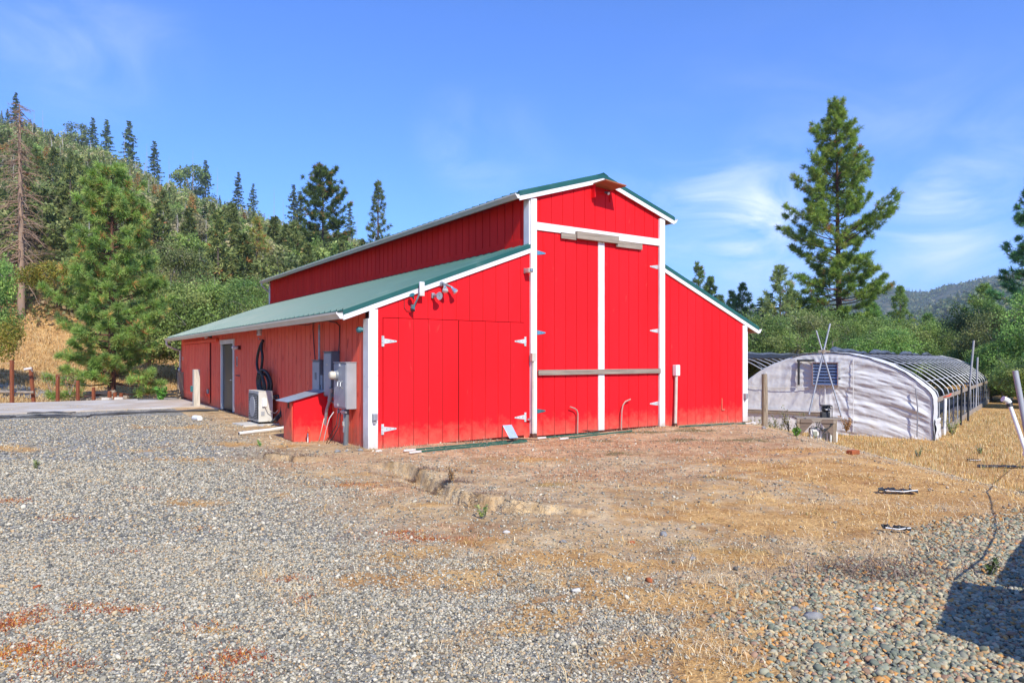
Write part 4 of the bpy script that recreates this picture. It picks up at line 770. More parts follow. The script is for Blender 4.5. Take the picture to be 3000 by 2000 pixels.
t_, q = pipe_thing('conduit_riser', 'thin dark banded conduit below lowest breaker panel', ((919, 1296, .10), (922, 1240, .10), (927, 1182, .09)), .026, M['pvcg'])
for k in (.25, .55, .8): MB().tube([q[0]+(q[2]-q[0])*k, q[0]+(q[2]-q[0])*(k+.03)], .030, 10).build('band', M['black'], t_)
t_, q = pipe_thing('crossover_conduit', 'horizontal grey conduit joining middle panel to meter cabinet', ((953, 1172, .08), (966, 1174, .08), (985, 1180, .08)), .024, M['pvcg'])
for i, (lab, pts, m) in enumerate((('white cable looping out of ground under meter cabinet', ((945, 1308, .25), (955, 1260, .3), (965, 1225, .28), (978, 1206, .2)), 'pvcw'), ('black cable sagging to the ground under meter cabinet', ((951, 1310, .3), (965, 1280, .35), (985, 1245, .3), (992, 1197, .15)), 'black'),
        ('pale slack cable beside the slanting conduit', ((928, 1306, .25), (936, 1285, .3), (944, 1250, .28), (950, 1225, .2)), 'beige'), ('thin dark cable reaching furthest right under meter cabinet', ((956, 1308, .3), (975, 1282, .33), (992, 1250, .28), (999, 1200, .12)), 'grill'))):
    t_, q = pipe_thing('cable', lab, pts, .008, M[m], 'cable', group='slack cables under meter cabinet')
t_, q = pipe_thing('cable', 'black cable hanging down wall from eave to lowest breaker panel', ((923, 1055, .04), (919, 1000, .03), (917, 965, .03), (918, 940, .03)), .010, M['black'], 'cable')
t_, q = pipe_thing('cable', 'black cable drooping from eave behind tallest breaker panel', ((990, 1060, .02), (994, 1000, .02), (995, 955, .02), (985, 945, .02), (960, 940, .05)), .009, M['black'], 'cable')
t_, q = pipe_thing('cable', 'brown wires sagging along underside of long eave', ((840, 955, .05), (870, 950, .05), (900, 952, .05), (930, 943, .06), (960, 940, .06), (990, 936, .06)), .008, M['rust'], 'cable')
t_ = thing('junction_box', 'small faded red junction box low between shed box and conduits', 'junction box', onS(910, 1240, .18), RS); MB().box(-.05, .06, -.05, .05, -.09, .09).build('box', M['redside'], t_, bevel=.006); MB().tube([(0, 0, -.09), (0, .02, -.30)], .010, 6).build('cable', M['black'], t_)
t_ = thing('valve_stub', 'short white pipe stub with red valve standing by shed box', 'valve', G(902, 1295), RS)
MB().tube([(0, 0, 0), (0, 0, .20)], .013, 8).build('stub', M['pvcw'], t_); MB().tube([(.1, 0, 0), (.1, 0, .25), (.08, -.02, .30)], .012, 8).sphere((.1, -.03, .22), .04, .02, .04, 10, 6).build('valve', M['orange'], t_)
# red shed box with corrugated lid
pb = G(860, 1294); lb, kb = bl(pb.x, pb.y); dep = -lb; zg = pb.z; l2 = Sp(831, off=dep)[0]; wl = l2-kb
t_ = thing('utility_box', 'red wooden utility box with sloping corrugated lid against long wall', 'utility box', bw(-dep, kb, zg), TH)
hb = .80; hw = 1.00
mb = MB().ext([(0, 0, -.05), (dep-.005, 0, -.05), (dep-.005, 0, hw), (0, 0, hb)], (0, .03, 0)).ext([(0, wl-.03, -.05), (dep-.005, wl-.03, -.05), (dep-.005, wl-.03, hw), (0, wl-.03, hb)], (0, .03, 0)).box(.0, .028, .031, wl-.031, -.05, hb-.004)
mb.build('body', [M['red']], t_, bevel=.003)
MB().box(-.012, -.001, .06, wl-.06, .02, hb-.05).build('front_hatch', [M['redside']], t_, bevel=.003)
MB().box(-.022, -.0125, wl*.35, wl*.5, hb-.16, hb-.04).build('hatch_latch', M['rust'], t_)
mb = MB(); n = 22; vs = []; x0, x1 = -.14, dep-.01; sl = (hw-hb)/dep
for i in range(n+1):
    y = -.06+(wl+.14)*i/n; h = .012*(i % 2); vs += [(x0, y, hb+.012+sl*x0+h), (x1, y, hb+.012+sl*x1+h), (x0, y, hb+.004+sl*x0+h), (x1, y, hb+.004+sl*x1+h)]
fs = []
for i in range(n): a = 4*i; fs += [(a, a+1, a+5, a+4), (a+2, a+6, a+7, a+3), (a, a+4, a+6, a+2), (a+1, a+3, a+7, a+5)]
mb.add(vs, fs); o = mb.build('corrugated_lid', pm('galvanised_lid', (.44, .50, .56), (.34, .40, .46), rough=.35, metal=.5, scale=8), t_)
# air conditioner, pad
pb = G(757.7, 1247); lb, kb = bl(pb.x, pb.y); dep = -lb; l2 = Sp(729, off=dep)[0]; wl = l2-kb; dx = min(.34, dep-.05)
t_ = thing('air_conditioner', 'ivory outdoor air conditioner unit on white slab below hose coil', 'air conditioner', bw(-dep, kb, pb.z+.06), TH); ha = .76
MB().box(0, dx, 0, wl, .03, ha).box(-.006, dx+.006, -.006, wl+.006, ha, ha+.018).build('casing', M['ac'], t_, bevel=.010)
mb = MB().box(-.012, -.002, .10, wl-.03, .07, ha-.04, 0).box(-.010, -.001, .03, .09, .10, ha-.08, 0)
for i in range(16): z = .09+i*(ha-.15)/15; mb.box(-.018, -.0125, .10, wl-.03, z, z+.012, 1)
mb.lathe((-.013, wl*.56, ha*.5), [(0, .26), (.012, .26), (.013, .245), (.003, .24)], (-1, 0, 0), 28, 1); mb.build('fan_grille', [M['grill'], M['panel']], t_)
MB().box(.08, .19, -.05, -.001, ha-.36, ha-.16).build('service_cover', M['white'], t_, bevel=.006)
MB().box(.06, .14, -.008, -.001, .18, .28).build('label_plate', M['panel'], t_)
MB().box(.03, .07, .1, .16, -.02, .03).box(.03, .07, wl-.16, wl-.1, -.02, .03).box(dx-.07, dx-.03, .1, .16, -.02, .03).box(dx-.07, dx-.03, wl-.16, wl-.1, -.02, .03).build('foot', M['black'], t_)
hose = MB().tube([(dx, -.03, ha-.12), (dx+.10, -.08, ha-.10), (dx+.16, -.16, ha-.28), (dx+.12, -.26, ha-.5), (dx-.05, -.3, .10), (dx-.12, -.25, .02)], .030, 8).tube([(dx, -.05, ha-.16), (dx+.14, -.1, ha-.2), (dx+.20, -.2, ha-.4), (dx+.10, -.3, ha-.58), (dx-.02, -.32, .05)], .026, 8).tube([(.14, -.05, ha-.34), (.2, -.1, ha-.45), (.35, -.15, ha-.52), (dx+.1, -.1, ha-.45)], .010, 6, 1); hose.build('hose', [M['black'], M['beige']], t_, smooth=True)
q = [(-.42, .95), (-.30, .25), (-.38, -.12), (-.05, -.06), (.03, -.32), (.18, -.12), (dx+.20, -.15), (dx+.18, .95)]
o = MB().ext([(a, b_*.9, -.12) for a, b_ in q], (0, 0, .11)).build('concrete_pad', M['pad'], loc=bw(-dep, kb, pb.z+.045), rz=TH, bevel=.012); tag(o, 'broken white concrete pad under air conditioner', 'concrete pad')
# black hose hung on the wall
pb = onS(770, 997); t_ = thing('hose', 'thick black hose hung from wall peg in drooping loops above air conditioner', 'hose', pb, RS); Mi = Matrix.Rotation(-RS, 4, 'Z')
def hp(L): return [Mi @ (onS(a, b_, c)-pb) for a, b_, c in L]
mb = MB()
for L in (((771, 997, .05), (763, 1012, .08), (756, 1035, .09), (753, 1060, .10), (756, 1084, .12), (766, 1100, .15)), ((768, 1000, .06), (766, 1020, .09), (769, 1042, .10), (767, 1070, .11), (763, 1090, .13)),
          ((757, 1092, .12), (754, 1115, .12), (757, 1140, .12), (765, 1152, .14), (772, 1130, .16), (768, 1100, .16), (762, 1087, .14), (775, 1085, .15), (788, 1100, .16), (795, 1125, .14), (793, 1148, .12)),
          ((763, 1090, .20), (770, 1105, .24), (776, 1130, .24), (777, 1155, .2)), ((760, 1095, .18), (757, 1120, .18), (760, 1150, .18)), ((765, 1092, .1), (780, 1100, .1), (787, 1125, .1), (784, 1155, .1)), ((768, 1088, .2), (762, 1110, .2), (764, 1135, .2), (770, 1155, .18))):
    q = hp(L); k = []
    for i in range(len(q)-1):
        for s in (0, .33, .66):
            a = q[max(i-1, 0)]; b_ = q[i]; c = q[i+1]; d = q[min(i+2, len(q)-1)]
            k.append(.5*((2*b_)+(c-a)*s+(2*a-5*b_+4*c-d)*s*s+(3*b_-a-3*c+d)*s**3))
    k.append(q[-1]); mb.tube(k, .036, 8)
mb.build('coil', M['black'], t_, smooth=True); MB().tube([(0, 0, .02), (0, -.10, .03), (0, -.11, .07)], .012, 6).build('peg', M['galv'], t_)
# small fittings
t_ = wallthing('insect_trap', 'small hanging jar with blue lid under the eave above the hose', 'hanging jar', 786, 972, 'S')
MB().lathe((0, -.22, -.10), [(0, .062), (.02, .066), (.14, .066)], (0, 0, 1), 14).build('jar', M['glass'], t_, smooth=True); MB().lathe((0, -.22, .041), [(0, .070), (.035, .070), (.05, .03)], (0, 0, 1), 14).build('lid', M['bluelid'], t_)
MB().tube([(0, -.22, .09), (0, -.22, .15)], .02, 8).build('hook', M['black'], t_); MB().box(-.045, .045, -.290, -.288, -.07, .02).build('paper_label', M['redside'], t_)
t_ = wallthing('wall_lamp', 'white jelly-jar lamp on dark red mount right of the entry door', 'wall lamp', 704, 1018, 'S')
MB().box(-.06, .06, -.07, -.002, -.06, .06).build('mount', M['grooves'], t_, bevel=.008); MB().lathe((-.01, -.07, 0), [(0, .04), (.03, .055), (.10, .06), (.15, .045), (.17, .01)], (0, -1, 0), 14).build('globe', M['glass'], t_, smooth=True)
t_ = wallthing('wall_lamp', 'round white lamp under the eave at edge of the sliding door', 'wall lamp', 620, 984, 'S')
MB().lathe((0, 0, 0), [(0, .07), (.05, .07), (.06, .04), (.12, .04)], (0, -1, 0), 12).build('mount', M['black'], t_); MB().lathe((-.02, -.11, 0), [(0, .05), (.05, .085), (.10, .085), (.12, .02)], (-.4, -1, -.1), 14).build('globe', M['glass'], t_, smooth=True)
t_ = wallthing('thermometer', 'narrow white thermometer strip on wall right of the entry door', 'thermometer', 695.5, 1059, 'S')
MB().box(-.035, .035, -.02, -.002, -.15, .15).build('backplate', M['white'], t_, bevel=.004); MB().tube([(0, -.024, -.10), (0, -.024, .10)], .006, 6).box(-.02, .02, -.023, -.0205, .10, .115).box(-.02, .02, -.023, -.0205, -.09, -.075).box(-.02, .02, -.023, -.0205, -.11, -.10).build('scale', M['grill'], t_)
t_ = wallthing('outlet_box', 'grey outlet box low on wall by the sliding door edge', 'outlet box', 616, 1149, 'S'); MB().box(-.09, .09, -.09, -.002, -.11, .11).build('box', M['panel2'], t_, bevel=.008); MB().box(-.08, .08, -.105, -.091, -.10, .10).build('cover', M['panel'], t_, bevel=.006)
t_ = wallthing('number_plate', 'tiny white plate high on the sliding door panel', 'plate', 541, 1050, 'S'); MB().box(-.06, .06, -.075, -.058, -.06, .06).build('plate', M['white'], t_); MB().box(-.025, .025, -.078, -.0755, -.03, .03).build('mark', M['redside'], t_)
t_ = wallthing('hose_peg', 'short grey peg on the long wall right of the entry door', 'peg', 701, 1100, 'S'); MB().tube([(0, 0, 0), (0, -.1, .01)], .02, 6).box(-.05, .05, -.02, -.002, -.015, .015).build('peg_body', M['panel2'], t_)
# loose pipes
a, b_ = G(700, 1275), G(836, 1262); d = b_-a; t_ = thing('drain_pipe', 'long white plastic pipe lying on ground before the air conditioner', 'pipe', a+Vector((0, 0, .04)))
q = [Vector((0, 0, 0)), d*.33+Vector((0, 0, .012)), d*.7+Vector((0, 0, .02)), d+Vector((0, 0, .04))]; MB().tube(q, .034, 12).tube([d*.78+Vector((0, 0, .022)), d*.86+Vector((0, 0, .027))], .041, 12).build('pipe', M['pvcw'], t_, smooth=True)
MB().tube([-d.normalized()*.004, -d.normalized()*.002], .027, 12).build('opening', M['grill'], t_)
a = G(577, 1231); t_ = thing('pipe_offcut', 'short white pipe offcut with open dark end near the slab', 'pipe offcut', a+Vector((0, 0, .06)), math.radians(50)); mb = MB()
prof = [(0, .075), (.30, .075), (.30, .066), (.02, .066), (.018, .01)]; MB().lathe((0, .14, 0), [(0, .01), (.002, .075), (.30, .075), (.3005, .064), (.03, .064), (.029, .01)], (0, -1, 0), 18).build('pipe', M['pvcw'], t_, smooth=True)
# posts by the wall
pb = G(575, 1191); t_ = thing('bollard_post', 'pale weathered wooden post standing before the sliding door', 'post', pb, RS)
h = (1191-1082)/FP*pb.y; MB().box(-.11, .11, -.10, .10, -.2, h).build('post_body', pm('pale_weathered_timber', (.58, .53, .43), (.42, .38, .30), rough=.9, scale=4, stretch=(6, 6, .6), bump=.5, bs=20), t_, bevel=.01)
MB().box(-.12, -.03, -.17, -.101, h*.40, h*.56).build('outlet', M['hingeg'], t_, bevel=.01)
MB().tube([(-.10, -.02, h*.95), (-.22, -.02, h*.96)], .02, 6).build('hook', M['galv'], t_)
pb = G(529, 1170); t_ = thing('hydrant_post', 'brown post carrying tap and hose loop at far barn corner', 'post', pb, RS); h = (1170-1090)/FP*pb.y
MB().box(-.10, .10, -.10, .10, -.2, h).build('post_body', M['grey_woodv'], t_, bevel=.01)
MB().tube([(-.15, -.02, h*.2), (-.15, -.02, h+.12), (-.02, -.02, h+.15)], .02, 6).sphere((-.02, -.03, h+.10), .09, .07, .07, 10, 6).build('tap', M['galv'], t_)
k = [(-.35+.22*math.cos(a), -.05, h-.05+.24*math.sin(a)) for a in np.linspace(.4, 6.4, 18)]; MB().tube(k, .022, 6).build('hose_loop', M['black'], t_)
pb = G(505, 1172); t_ = thing('garden_hose', 'dark hose coiled on ground at far barn corner', 'hose', pb+Vector((0, 0, .03)))
k = [(.0+(.34-.005*i)*math.cos(i*.55), .1+.3*math.sin(i*.55), .02+.010*i) for i in range(36)]+[(-.5, -.1, .02), (-1.2, -.3, .015)]; MB().tube(k, .02, 6).build('coil', M['black'], t_)
t_ = wallthing('wall_faucet', 'rusty curved spout high at the far barn corner', 'spout', 530, 1028, 'S'); MB().tube([(0, -.0, 0), (-.05, -.05, .03), (-.25, -.06, .0), (-.36, -.06, -.10)], .022, 6).sphere((-.37, -.06, -.12), .04).tube([(.0, -.01, 0), (-.02, -.02, -1.0), (-.06, -.02, -1.3)], .015, 6).build('spout', M['rust'], t_)
# rubber mats along the slab
for (x0, y0, x1, y1, w_, dz, lab) in ((466, 1208, 640, 1203, .45, .0, 'dark rubber mat strip nearest the barn wall along slab edge'), (271, 1217, 468, 1207, .40, .0, 'longest dark rubber mat strip at the middle of slab edge'), (52, 1223, 260, 1222, .34, 0, 'lower dark mat strip of the overlapping pair by slab'),
        (88, 1216, 213, 1215, .30, .05, 'upper dark mat strip of the overlapping pair by slab'), (-120, 1226, 39, 1223, .34, 0, 'dark mat strip cut by the left picture edge')):
    a, b_ = G(x0, y0), G(x1, y1); d = (b_-a); L = d.length; u = d.normalized(); v = Vector((-u.y, u.x, 0)); mb = MB(); n = 10; vs = []
    for i in range(n+1):
        for s, zz in ((0, 0), (1, 0), (1, .03), (0, .03)):
            p = u*(L*i/n)+v*(w_*(s-.5))+v*.04*math.sin(i*1.3+x0)*1; zt = max(Tz(a.x+p.x, a.y+p.y), -5)-a.z; vs.append((p.x, p.y, zt+zz+dz+.012+.012*math.sin(i*.9+y0)))
    fs = []
    for i in range(n): q = 4*i; fs += [(q+j, q+(j+1) % 4, q+4+(j+1) % 4, q+4+j) for j in range(4)]
    mb.add(vs, fs+[(0, 3, 2, 1), (4*n, 4*n+1, 4*n+2, 4*n+3)]); o = mb.build('rubber_mat', M['mat'], loc=a); tag(o, lab, 'rubber mat', 'dark mat strips along slab edge')
# ------------------------------------------------------------------ hoop houses
GN = V(2733, 1290, 21.9); GF = V(2898, 1176, 41.9); gd = (GF-GN); GLEN = math.hypot(gd.x, gd.y); GA = math.atan2(gd.x, gd.y)
GZ = -.95; GWD = 6.2; TG = math.pi-GA                   # local x = along width to the left, local y = back along length (mirrored by using rot)
def gloc(u, v, z=0, o=0): # world point: u across to the left, v along
    ux, uy = -math.cos(GA), math.sin(GA); vx, vy = math.sin(GA), math.cos(GA); u += o; return Vector((GN.x+u*ux+v*vx, GN.y+u*uy+v*vy, GZ+z))
GR = -GA                                               # object rotation: local x points right across, local y back
PROF = [(0, 0), (0, .5), (0, 1.0), (.01, 1.32), (.06, 1.48), (.20, 1.64), (.45, 1.86), (.8, 2.12), (1.25, 2.37), (1.8, 2.58), (2.4, 2.72), (3.1, 2.77)]
PROF = PROF+[(GWD-a, b) for a, b in PROF[-2::-1]]
def ptop(a): xs = [p[0]+1e-4*i for i, p in enumerate(PROF)]; return float(np.interp(a, xs, [p[1] for p in PROF]))
def hoop(par, v, m, r=.030):
    MB().tube([(-a, v, b) for a, b in PROF], r, 6).build('hoop', m, par, smooth=True)
gh = thing('greenhouse', 'white-sheeted hoop house with louvre vent and bare steel hoops behind', 'greenhouse', gloc(0, 0), GR)
def endwall():
    nu, nv = 210, 90; us = np.linspace(0, GWD, nu); t = np.linspace(0, 1, nv); tops = np.array([ptop(a) for a in us]); tops[0] = tops[-1] = 1.40
    U, TT = np.meshgrid(us, t, indexing='ij'); Z = tops[:, None]*TT; right = ss(3.3, 2.7, 0*U+U)*1.0
    right = 1-ss(2.6, 3.3, U)                         # 1 on the camera-right half
    d = fbm(U*.45+3, Z*2.6+.25*(U-3)**2, 4, 41)*.30*right                       # long sagging folds
    d += fbm(U*.8+1, Z*9.0+.5*(U-3)**2, 3, 46)*.075*right
    fan = np.arctan2(Z-1.9, (U-3.1)+.01); rr_ = np.hypot(Z-1.9, U-3.1); d += .018*np.sin(fan*26+3*fbm(U, Z, 2, 5))*np.exp(-rr_/1.5)*ss(.3, .8, rr_)
    d += (1-right)*(fbm((U+Z*.6)*3.4, (Z-U)*.5, 4, 43)*.10+fbm(U*6, Z*1.2, 3, 47)*.03)
    d += fbm(U*7, Z*7, 3, 44)*.022
    d *= ss(0, .25, U)*ss(GWD, GWD-.25, U)*ss(1.0, .93, TT)*.85
    d -= .05*np.exp(-((U-2.35)/.03)**2)*0
    Vv = np.stack([-U, -d-.03, Z+.02*TT-.02], -1).reshape(-1, 3); i, j = np.meshgrid(np.arange(nu-1), np.arange(nv-1), indexing='ij')
    F_ = np.stack([i*nv+j, i*nv+j+1, (i+1)*nv+j+1, (i+1)*nv+j], -1).reshape(-1, 4)
    o = mesh_np('end_sheet', Vv, F_, M['cloth'], smooth=True, parent=gh); s = o.modifiers.new('s', 'SOLIDIFY'); s.thickness = .004
    return o
endwall()
def skin(name, u0, u1, v0, v1, m, off=.04, amp=.02, nu=60, nv=20, par=None, seed=50, zmin=0, label=None):
    xs = np.array([p[0] for p in PROF]); zs = np.array([p[1] for p in PROF]); arc = np.concatenate([[0], np.cumsum(np.hypot(np.diff(xs), np.diff(zs)))]); tot = arc[-1]
    s = np.linspace(u0*tot, u1*tot, nu); v = np.linspace(v0, v1, nv); px = np.interp(s, arc, xs); pz = np.interp(s, arc, zs)
    tx = np.gradient(px); tz = np.gradient(pz); L = np.hypot(tx, tz); nx, nz = -tz/L, tx/L
    S, Vg = np.meshgrid(s, v, indexing='ij'); dd = off+amp*fbm(S*3, Vg*3, 4, seed)*2
    X = px[:, None]+nx[:, None]*dd; Z = pz[:, None]+nz[:, None]*dd
    Vv = np.stack([-X, Vg, Z], -1).reshape(-1, 3); i, j = np.meshgrid(np.arange(nu-1), np.arange(nv-1), indexing='ij'); F_ = np.stack([i*nv+j, (i+1)*nv+j, (i+1)*nv+j+1, i*nv+j+1], -1).reshape(-1, 4)
    o = mesh_np(name, Vv, F_, m, smooth=True, parent=par or gh); sm = o.modifiers.new('s', 'SOLIDIFY'); sm.thickness = .006
    if label: tag(o, label)
    return o
skin('front_wrap', .0, .62, -.07, .85, M['cloth'], off=.028, amp=.035, nu=90, nv=14)
skin('rear_wrap', .0, .62, GLEN-1.3, GLEN+.05, M['cloth'], off=.035, amp=.03, nu=80, nv=12, seed=54)
skin('black_tarp', .44, 1.0, .7, GLEN-.2, M['tarp'], off=.045, amp=.02, nu=60, nv=80, seed=58)
for v in np.arange(.05, GLEN+.1, 1.45): hoop(gh, v, M['hoop'], .024)
mb = MB(); q = [(-3.0-.06*math.sin(i*.7), .1+i*(GLEN-.2)/40, 2.80+.07*math.sin(i*.55)+.04*math.sin(i*1.7)) for i in range(41)]; mb.tube(q, [.10+.03*math.sin(i*1.1) for i in range(41)], 8); mb.build('rolled_tarp', M['tarpr'], gh, smooth=True)
for a in (.45, 1.5, 4.6): z = ptop(a)-.06; MB().tube([(-a, .05, z), (-a, GLEN, z)], .018, 6).build('purlin', M['hoop'], gh)
MB().box(.02, .06, .75, GLEN-.4, 1.18, 1.32).build('side_rail', M['grey_wood'], gh); MB().box(.02, .07, .75, GLEN-.2, -.05, .22).box(-GWD-.06, -GWD-.01, .0, GLEN, -.05, .22).build('base_board', M['grey_wood'], gh)
MB().box(-GWD+.05, -.05, .3, GLEN-.1, -.02, .012).build('floor_cloth', M['weedmat'], gh)
mb = MB()
for k in range(4): mb.box(-5.4+k*1.3, -5.0+k*1.3, 1.5, GLEN-2, .02, .32)
mb.build('planting_beds', M['grill'], gh)
# vertical straps and seams on the end sheet, board, vent
for a in (2.28, 3.16, 5.15): MB().tube([(-a, -.10, .15), (-a+.01, -.13, 1.2), (-a, -.09, ptop(a)-.12)], .014, 5).build('strap', M['cloth'], gh)
MB().tube([(-3.25, -.10, 1.60), (-4.5, -.12, 1.57), (-6.15, -.07, 1.55)], .012, 5).tube([(-2.7, -.10, .0), (-1.2, -.14, .55), (-.3, -.10, .9)], .001, 3).build('cross_rope', M['cloth'], gh)
MB().box(-GWD+.02, -3.05, -.13, -.075, .66, .74, 0).box(-GWD+.02, -3.05, -.15, -.07, .74, .79, 1).build('sill_board', [M['grey_wood'], M['cloth']], gh)
MB().tube([(-.42, -.11, .1), (-.40, -.13, 1.0), (-.46, -.11, 1.62)], .02, 5).build('seam', M['clothd'], gh)
def vent():
    mb = MB(); c0, z0, w_, h_ = -3.56, 1.66, .84, .80
    mb.box(c0, c0+.035, -.19, -.06, z0, z0+h_, 1).box(c0+w_-.035, c0+w_, -.19, -.06, z0, z0+h_, 1).box(c0+.036, c0+w_-.036, -.19, -.06, z0, z0+.03, 1).box(c0+.036, c0+w_-.036, -.19, -.06, z0+h_-.03, z0+h_, 1)
    mb.box(c0+.036, c0+w_-.036, -.08, -.065, z0+.031, z0+h_-.031, 2)
    for i in range(7):
        z = z0+.035+i*(h_-.07)/7; mb.ext([(c0+.037, -.165, z), (c0+w_-.037, -.165, z), (c0+w_-.037, -.10, z+.115), (c0+.037, -.10, z+.115)], (0, .008, .004), 0)
    return mb.build('louvre_vent', [M['louver'], M['chrome'], M['grill']], gh)
vent()
MB().box(-4.06, -3.50, -.17, -.10, 2.48, 2.55).box(-4.04, -3.98, -.17, -.10, 1.66, 2.48).build('vent_brace', M['grill'], gh)
MB().box(-2.72, -2.66, -.15, -.147, 1.88, 1.93).build('patch', M['black'], gh)
# slack sheet heap at the near corner
mb = MB(); rr = random.Random(5)
skin('corner_sheet', .0, .07, -.05, .95, M['cloth'], off=.08, amp=.12, nu=16, nv=24, seed=66)
# second hoop house further back
g2 = thing('greenhouse', 'second hoop house further left with bare hoops and black cover half hidden by barn', 'greenhouse', gloc(7.2, 0), GR)
for v in np.arange(8, GLEN+2, 1.22): hoop(g2, v, M['hoop'], .030)
skin('black_tarp', .36, .66, 8, GLEN+1.5, M['tarp'], off=.05, amp=.02, nu=40, nv=40, par=g2, seed=70); skin('black_side', .66, 1.0, 8, GLEN+1.5, M['tarp'], off=-.03, amp=.02, nu=30, nv=30, par=g2, seed=72)
for a in (.9, 1.9): z = ptop(a)-.05; MB().tube([(-a, 8, z), (-a, GLEN+1.5, z)], .018, 6).build('purlin', M['hoop'], g2)
for k in range(8): MB().tube([(-.2, 8+k*2.4, 1.62), (-1.6, 9.6+k*2.4, 2.5), (-2.8, 11+k*2.4, 2.74)], .014, 5).build('brace', M['hoop'], g2)
MB().tube([(-3.0, 8+i*.6, 2.84+.03*math.sin(i)) for i in range(30)], .09, 8).build('rolled_tarp', M['tarpr'], g2, smooth=True)
# crossed poles above the pump table
def stick(name, label, cat, a, b_, r, m, group=None):
    t_ = thing(name, label, cat, a, group=group); MB().tube([Vector((0, 0, 0)), (b_-a)*.5+Vector((.0, 0, .01)), b_-a], r, 10).build('shaft', m, t_, smooth=True); return t_
stick('steel_pole', 'thin steel pole leaning up to the right, one of the crossed pair', 'pole', V(2370, 1214, 20.6), V(2432, 948, 20.9), .026, M['galv'])
stick('steel_pole', 'thin steel pole leaning up to the left, one of the crossed pair', 'pole', V(2465, 1219, 20.5), V(2391, 968, 20.9), .024, M['galv'])
t_ = thing('pole_lashing', 'knot of dark straps where the two crossed poles meet', 'lashing', V(2411, 1030, 20.75)); MB().tube([(-.14, 0, .01), (.0, -.04, .02), (.2, 0, 0)], .035, 6).tube([(-.02, -.04, -.05), (.0, -.05, .06)], .04, 6).build('strap', M['grey_wood'], t_)
stick('steel_pole', 'tall bare pole leaning by the open side of hoop house', 'pole', V(2833, 1221, 31), V(2853, 997, 31), .045, M['pvcg']); stick('steel_pole', 'shorter bare pole beyond the tall leaning one by hoop house', 'pole', V(2858, 1207, 34), V(2864, 1046, 34), .045, M['pvcg'])
stick('plastic_stake', 'white plastic stake with red tie beside sheet corner', 'stake', V(2766, 1275, 23.5), V(2769, 1167, 23.5), .055, M['pvcw'])
t_ = thing('marker_tape', 'red plastic tape knotted on top of the white stake', 'tape', V(2769, 1163, 23.5)); MB().tube([(-.05, 0, 0), (.0, -.06, .03), (.12, -.03, .05), (.2, 0, .12)], .02, 5).build('tape_tail', M['orange'], t_)
for px, py, h, lab in ((2815, 1245, 1.5, 'nearer black stake standing before the open hoop side'), (2836, 1233, 1.3, 'farther black stake standing before the open hoop side')):
    p = V(px, py, 26); stick('plastic_stake', lab, 'stake', p, p+Vector((.03, 0, h)), .035, M['black'])
# wooden post by the barn corner
p = V(2240, 1247, 19.8); p.z = Tz(p.x, p.y); t_ = thing('wooden_post', 'rough wooden post standing between barn corner and hoop house', 'post', p, .4); h = HC-(1095-HZ)/FP*19.8-p.z
MB().tube([(0, 0, -.3), (.01, .0, h*.5), (-.005, 0, h)], [.088, .084, .078], 9).build('shaft', M['grey_woodv'], t_)
# pump table
p = V(2390, 1283, 21.0); TZ = Tz(p.x, p.y); tb = thing('work_table', 'weathered wooden table with angle braces before sheeted end wall', 'table', (p.x, p.y, TZ), -.18)
k = p.y/FP; hw_ = (2470-2352)*k/2; ht = HC-(1222-HZ)*k-TZ
MB().box(-hw_, hw_+.05, -.35, .35, ht-.035, ht).build('table_top', M['grey_wood'], tb, bevel=.006)
MB().box(-hw_, hw_-.13, -.36, -.32, ht-.14, ht-.031).build('apron', M['grey_wood'], tb)
for x, y in ((-hw_+.05, -.30), (hw_-.16, -.30), (-hw_+.20, .28), (hw_, .25)): MB().box(x-.045, x+.045, y-.045, y+.045, -.15, ht-.031).build('leg', M['grey_woodv'], tb)
for s, x in ((1, -hw_+.09), (-1, hw_-.205)): MB().ext([(x, -.361, ht-.141), (x+s*.38, -.361, ht-.141), (x+s*.30, -.361, ht-.03), (x, -.361, ht-.03)][::s], (0, -.02, 0)).ext([(x, -.352, ht-.55), (x+s*.34, -.352, ht-.142), (x, -.352, ht-.142)][::s], (0, .03, 0)).build('brace', pm('dark_weathered_board', (.14, .10, .075), (.2, .15, .11), rough=.9, scale=6, stretch=(.3, 5, 8)), tb)
for i, (px, lab, m) in enumerate(((2384, 'white jug with green cap, left of three under the table', 'jug'), (2410, 'cloudy jug half full of green liquid, middle of three', 'jug'), (2437, 'greyish jug, right of three under the table', 'jug'))):
    q = V(px, 1278, 20.95); z = Tz(q.x, q.y); t_ = thing('plastic_jug', lab, 'jug', (q.x, q.y, z), -.18+.1*i, group='plastic jugs under the table')
    MB().box(-.125, .125, -.12, .12, 0, .30).ext([(-.12, -.115, .301), (.12, -.115, .301), (.12, .115, .301), (-.12, .115, .301)], (0, 0, .03)).build('body', M[m], t_, bevel=.025)
    MB().box(-.06, .07, -.124, -.121, .04, .24).build('window_strip', M['jugw'], t_, bevel=.003); MB().tube([(.07, 0, .33), (.07, 0, .37)], .03, 10).build('cap', M['cap'], t_); MB().tube([(-.08, 0, .32), (-.07, 0, .38), (.0, 0, .38), (.02, 0, .33)], .013, 6).build('handle', M[m], t_)
q = V(2420, 1221, 21.0); t_ = thing('pump', 'small dark motor pump standing on the weathered table', 'pump', (q.x, q.y, TZ+ht), -.18)
MB().box(-.15, .10, -.10, .12, 0, .16).sphere((-.0, 0, .26), .14, .11, .11, 12, 8).build('housing', M['grill'], t_, bevel=.01)
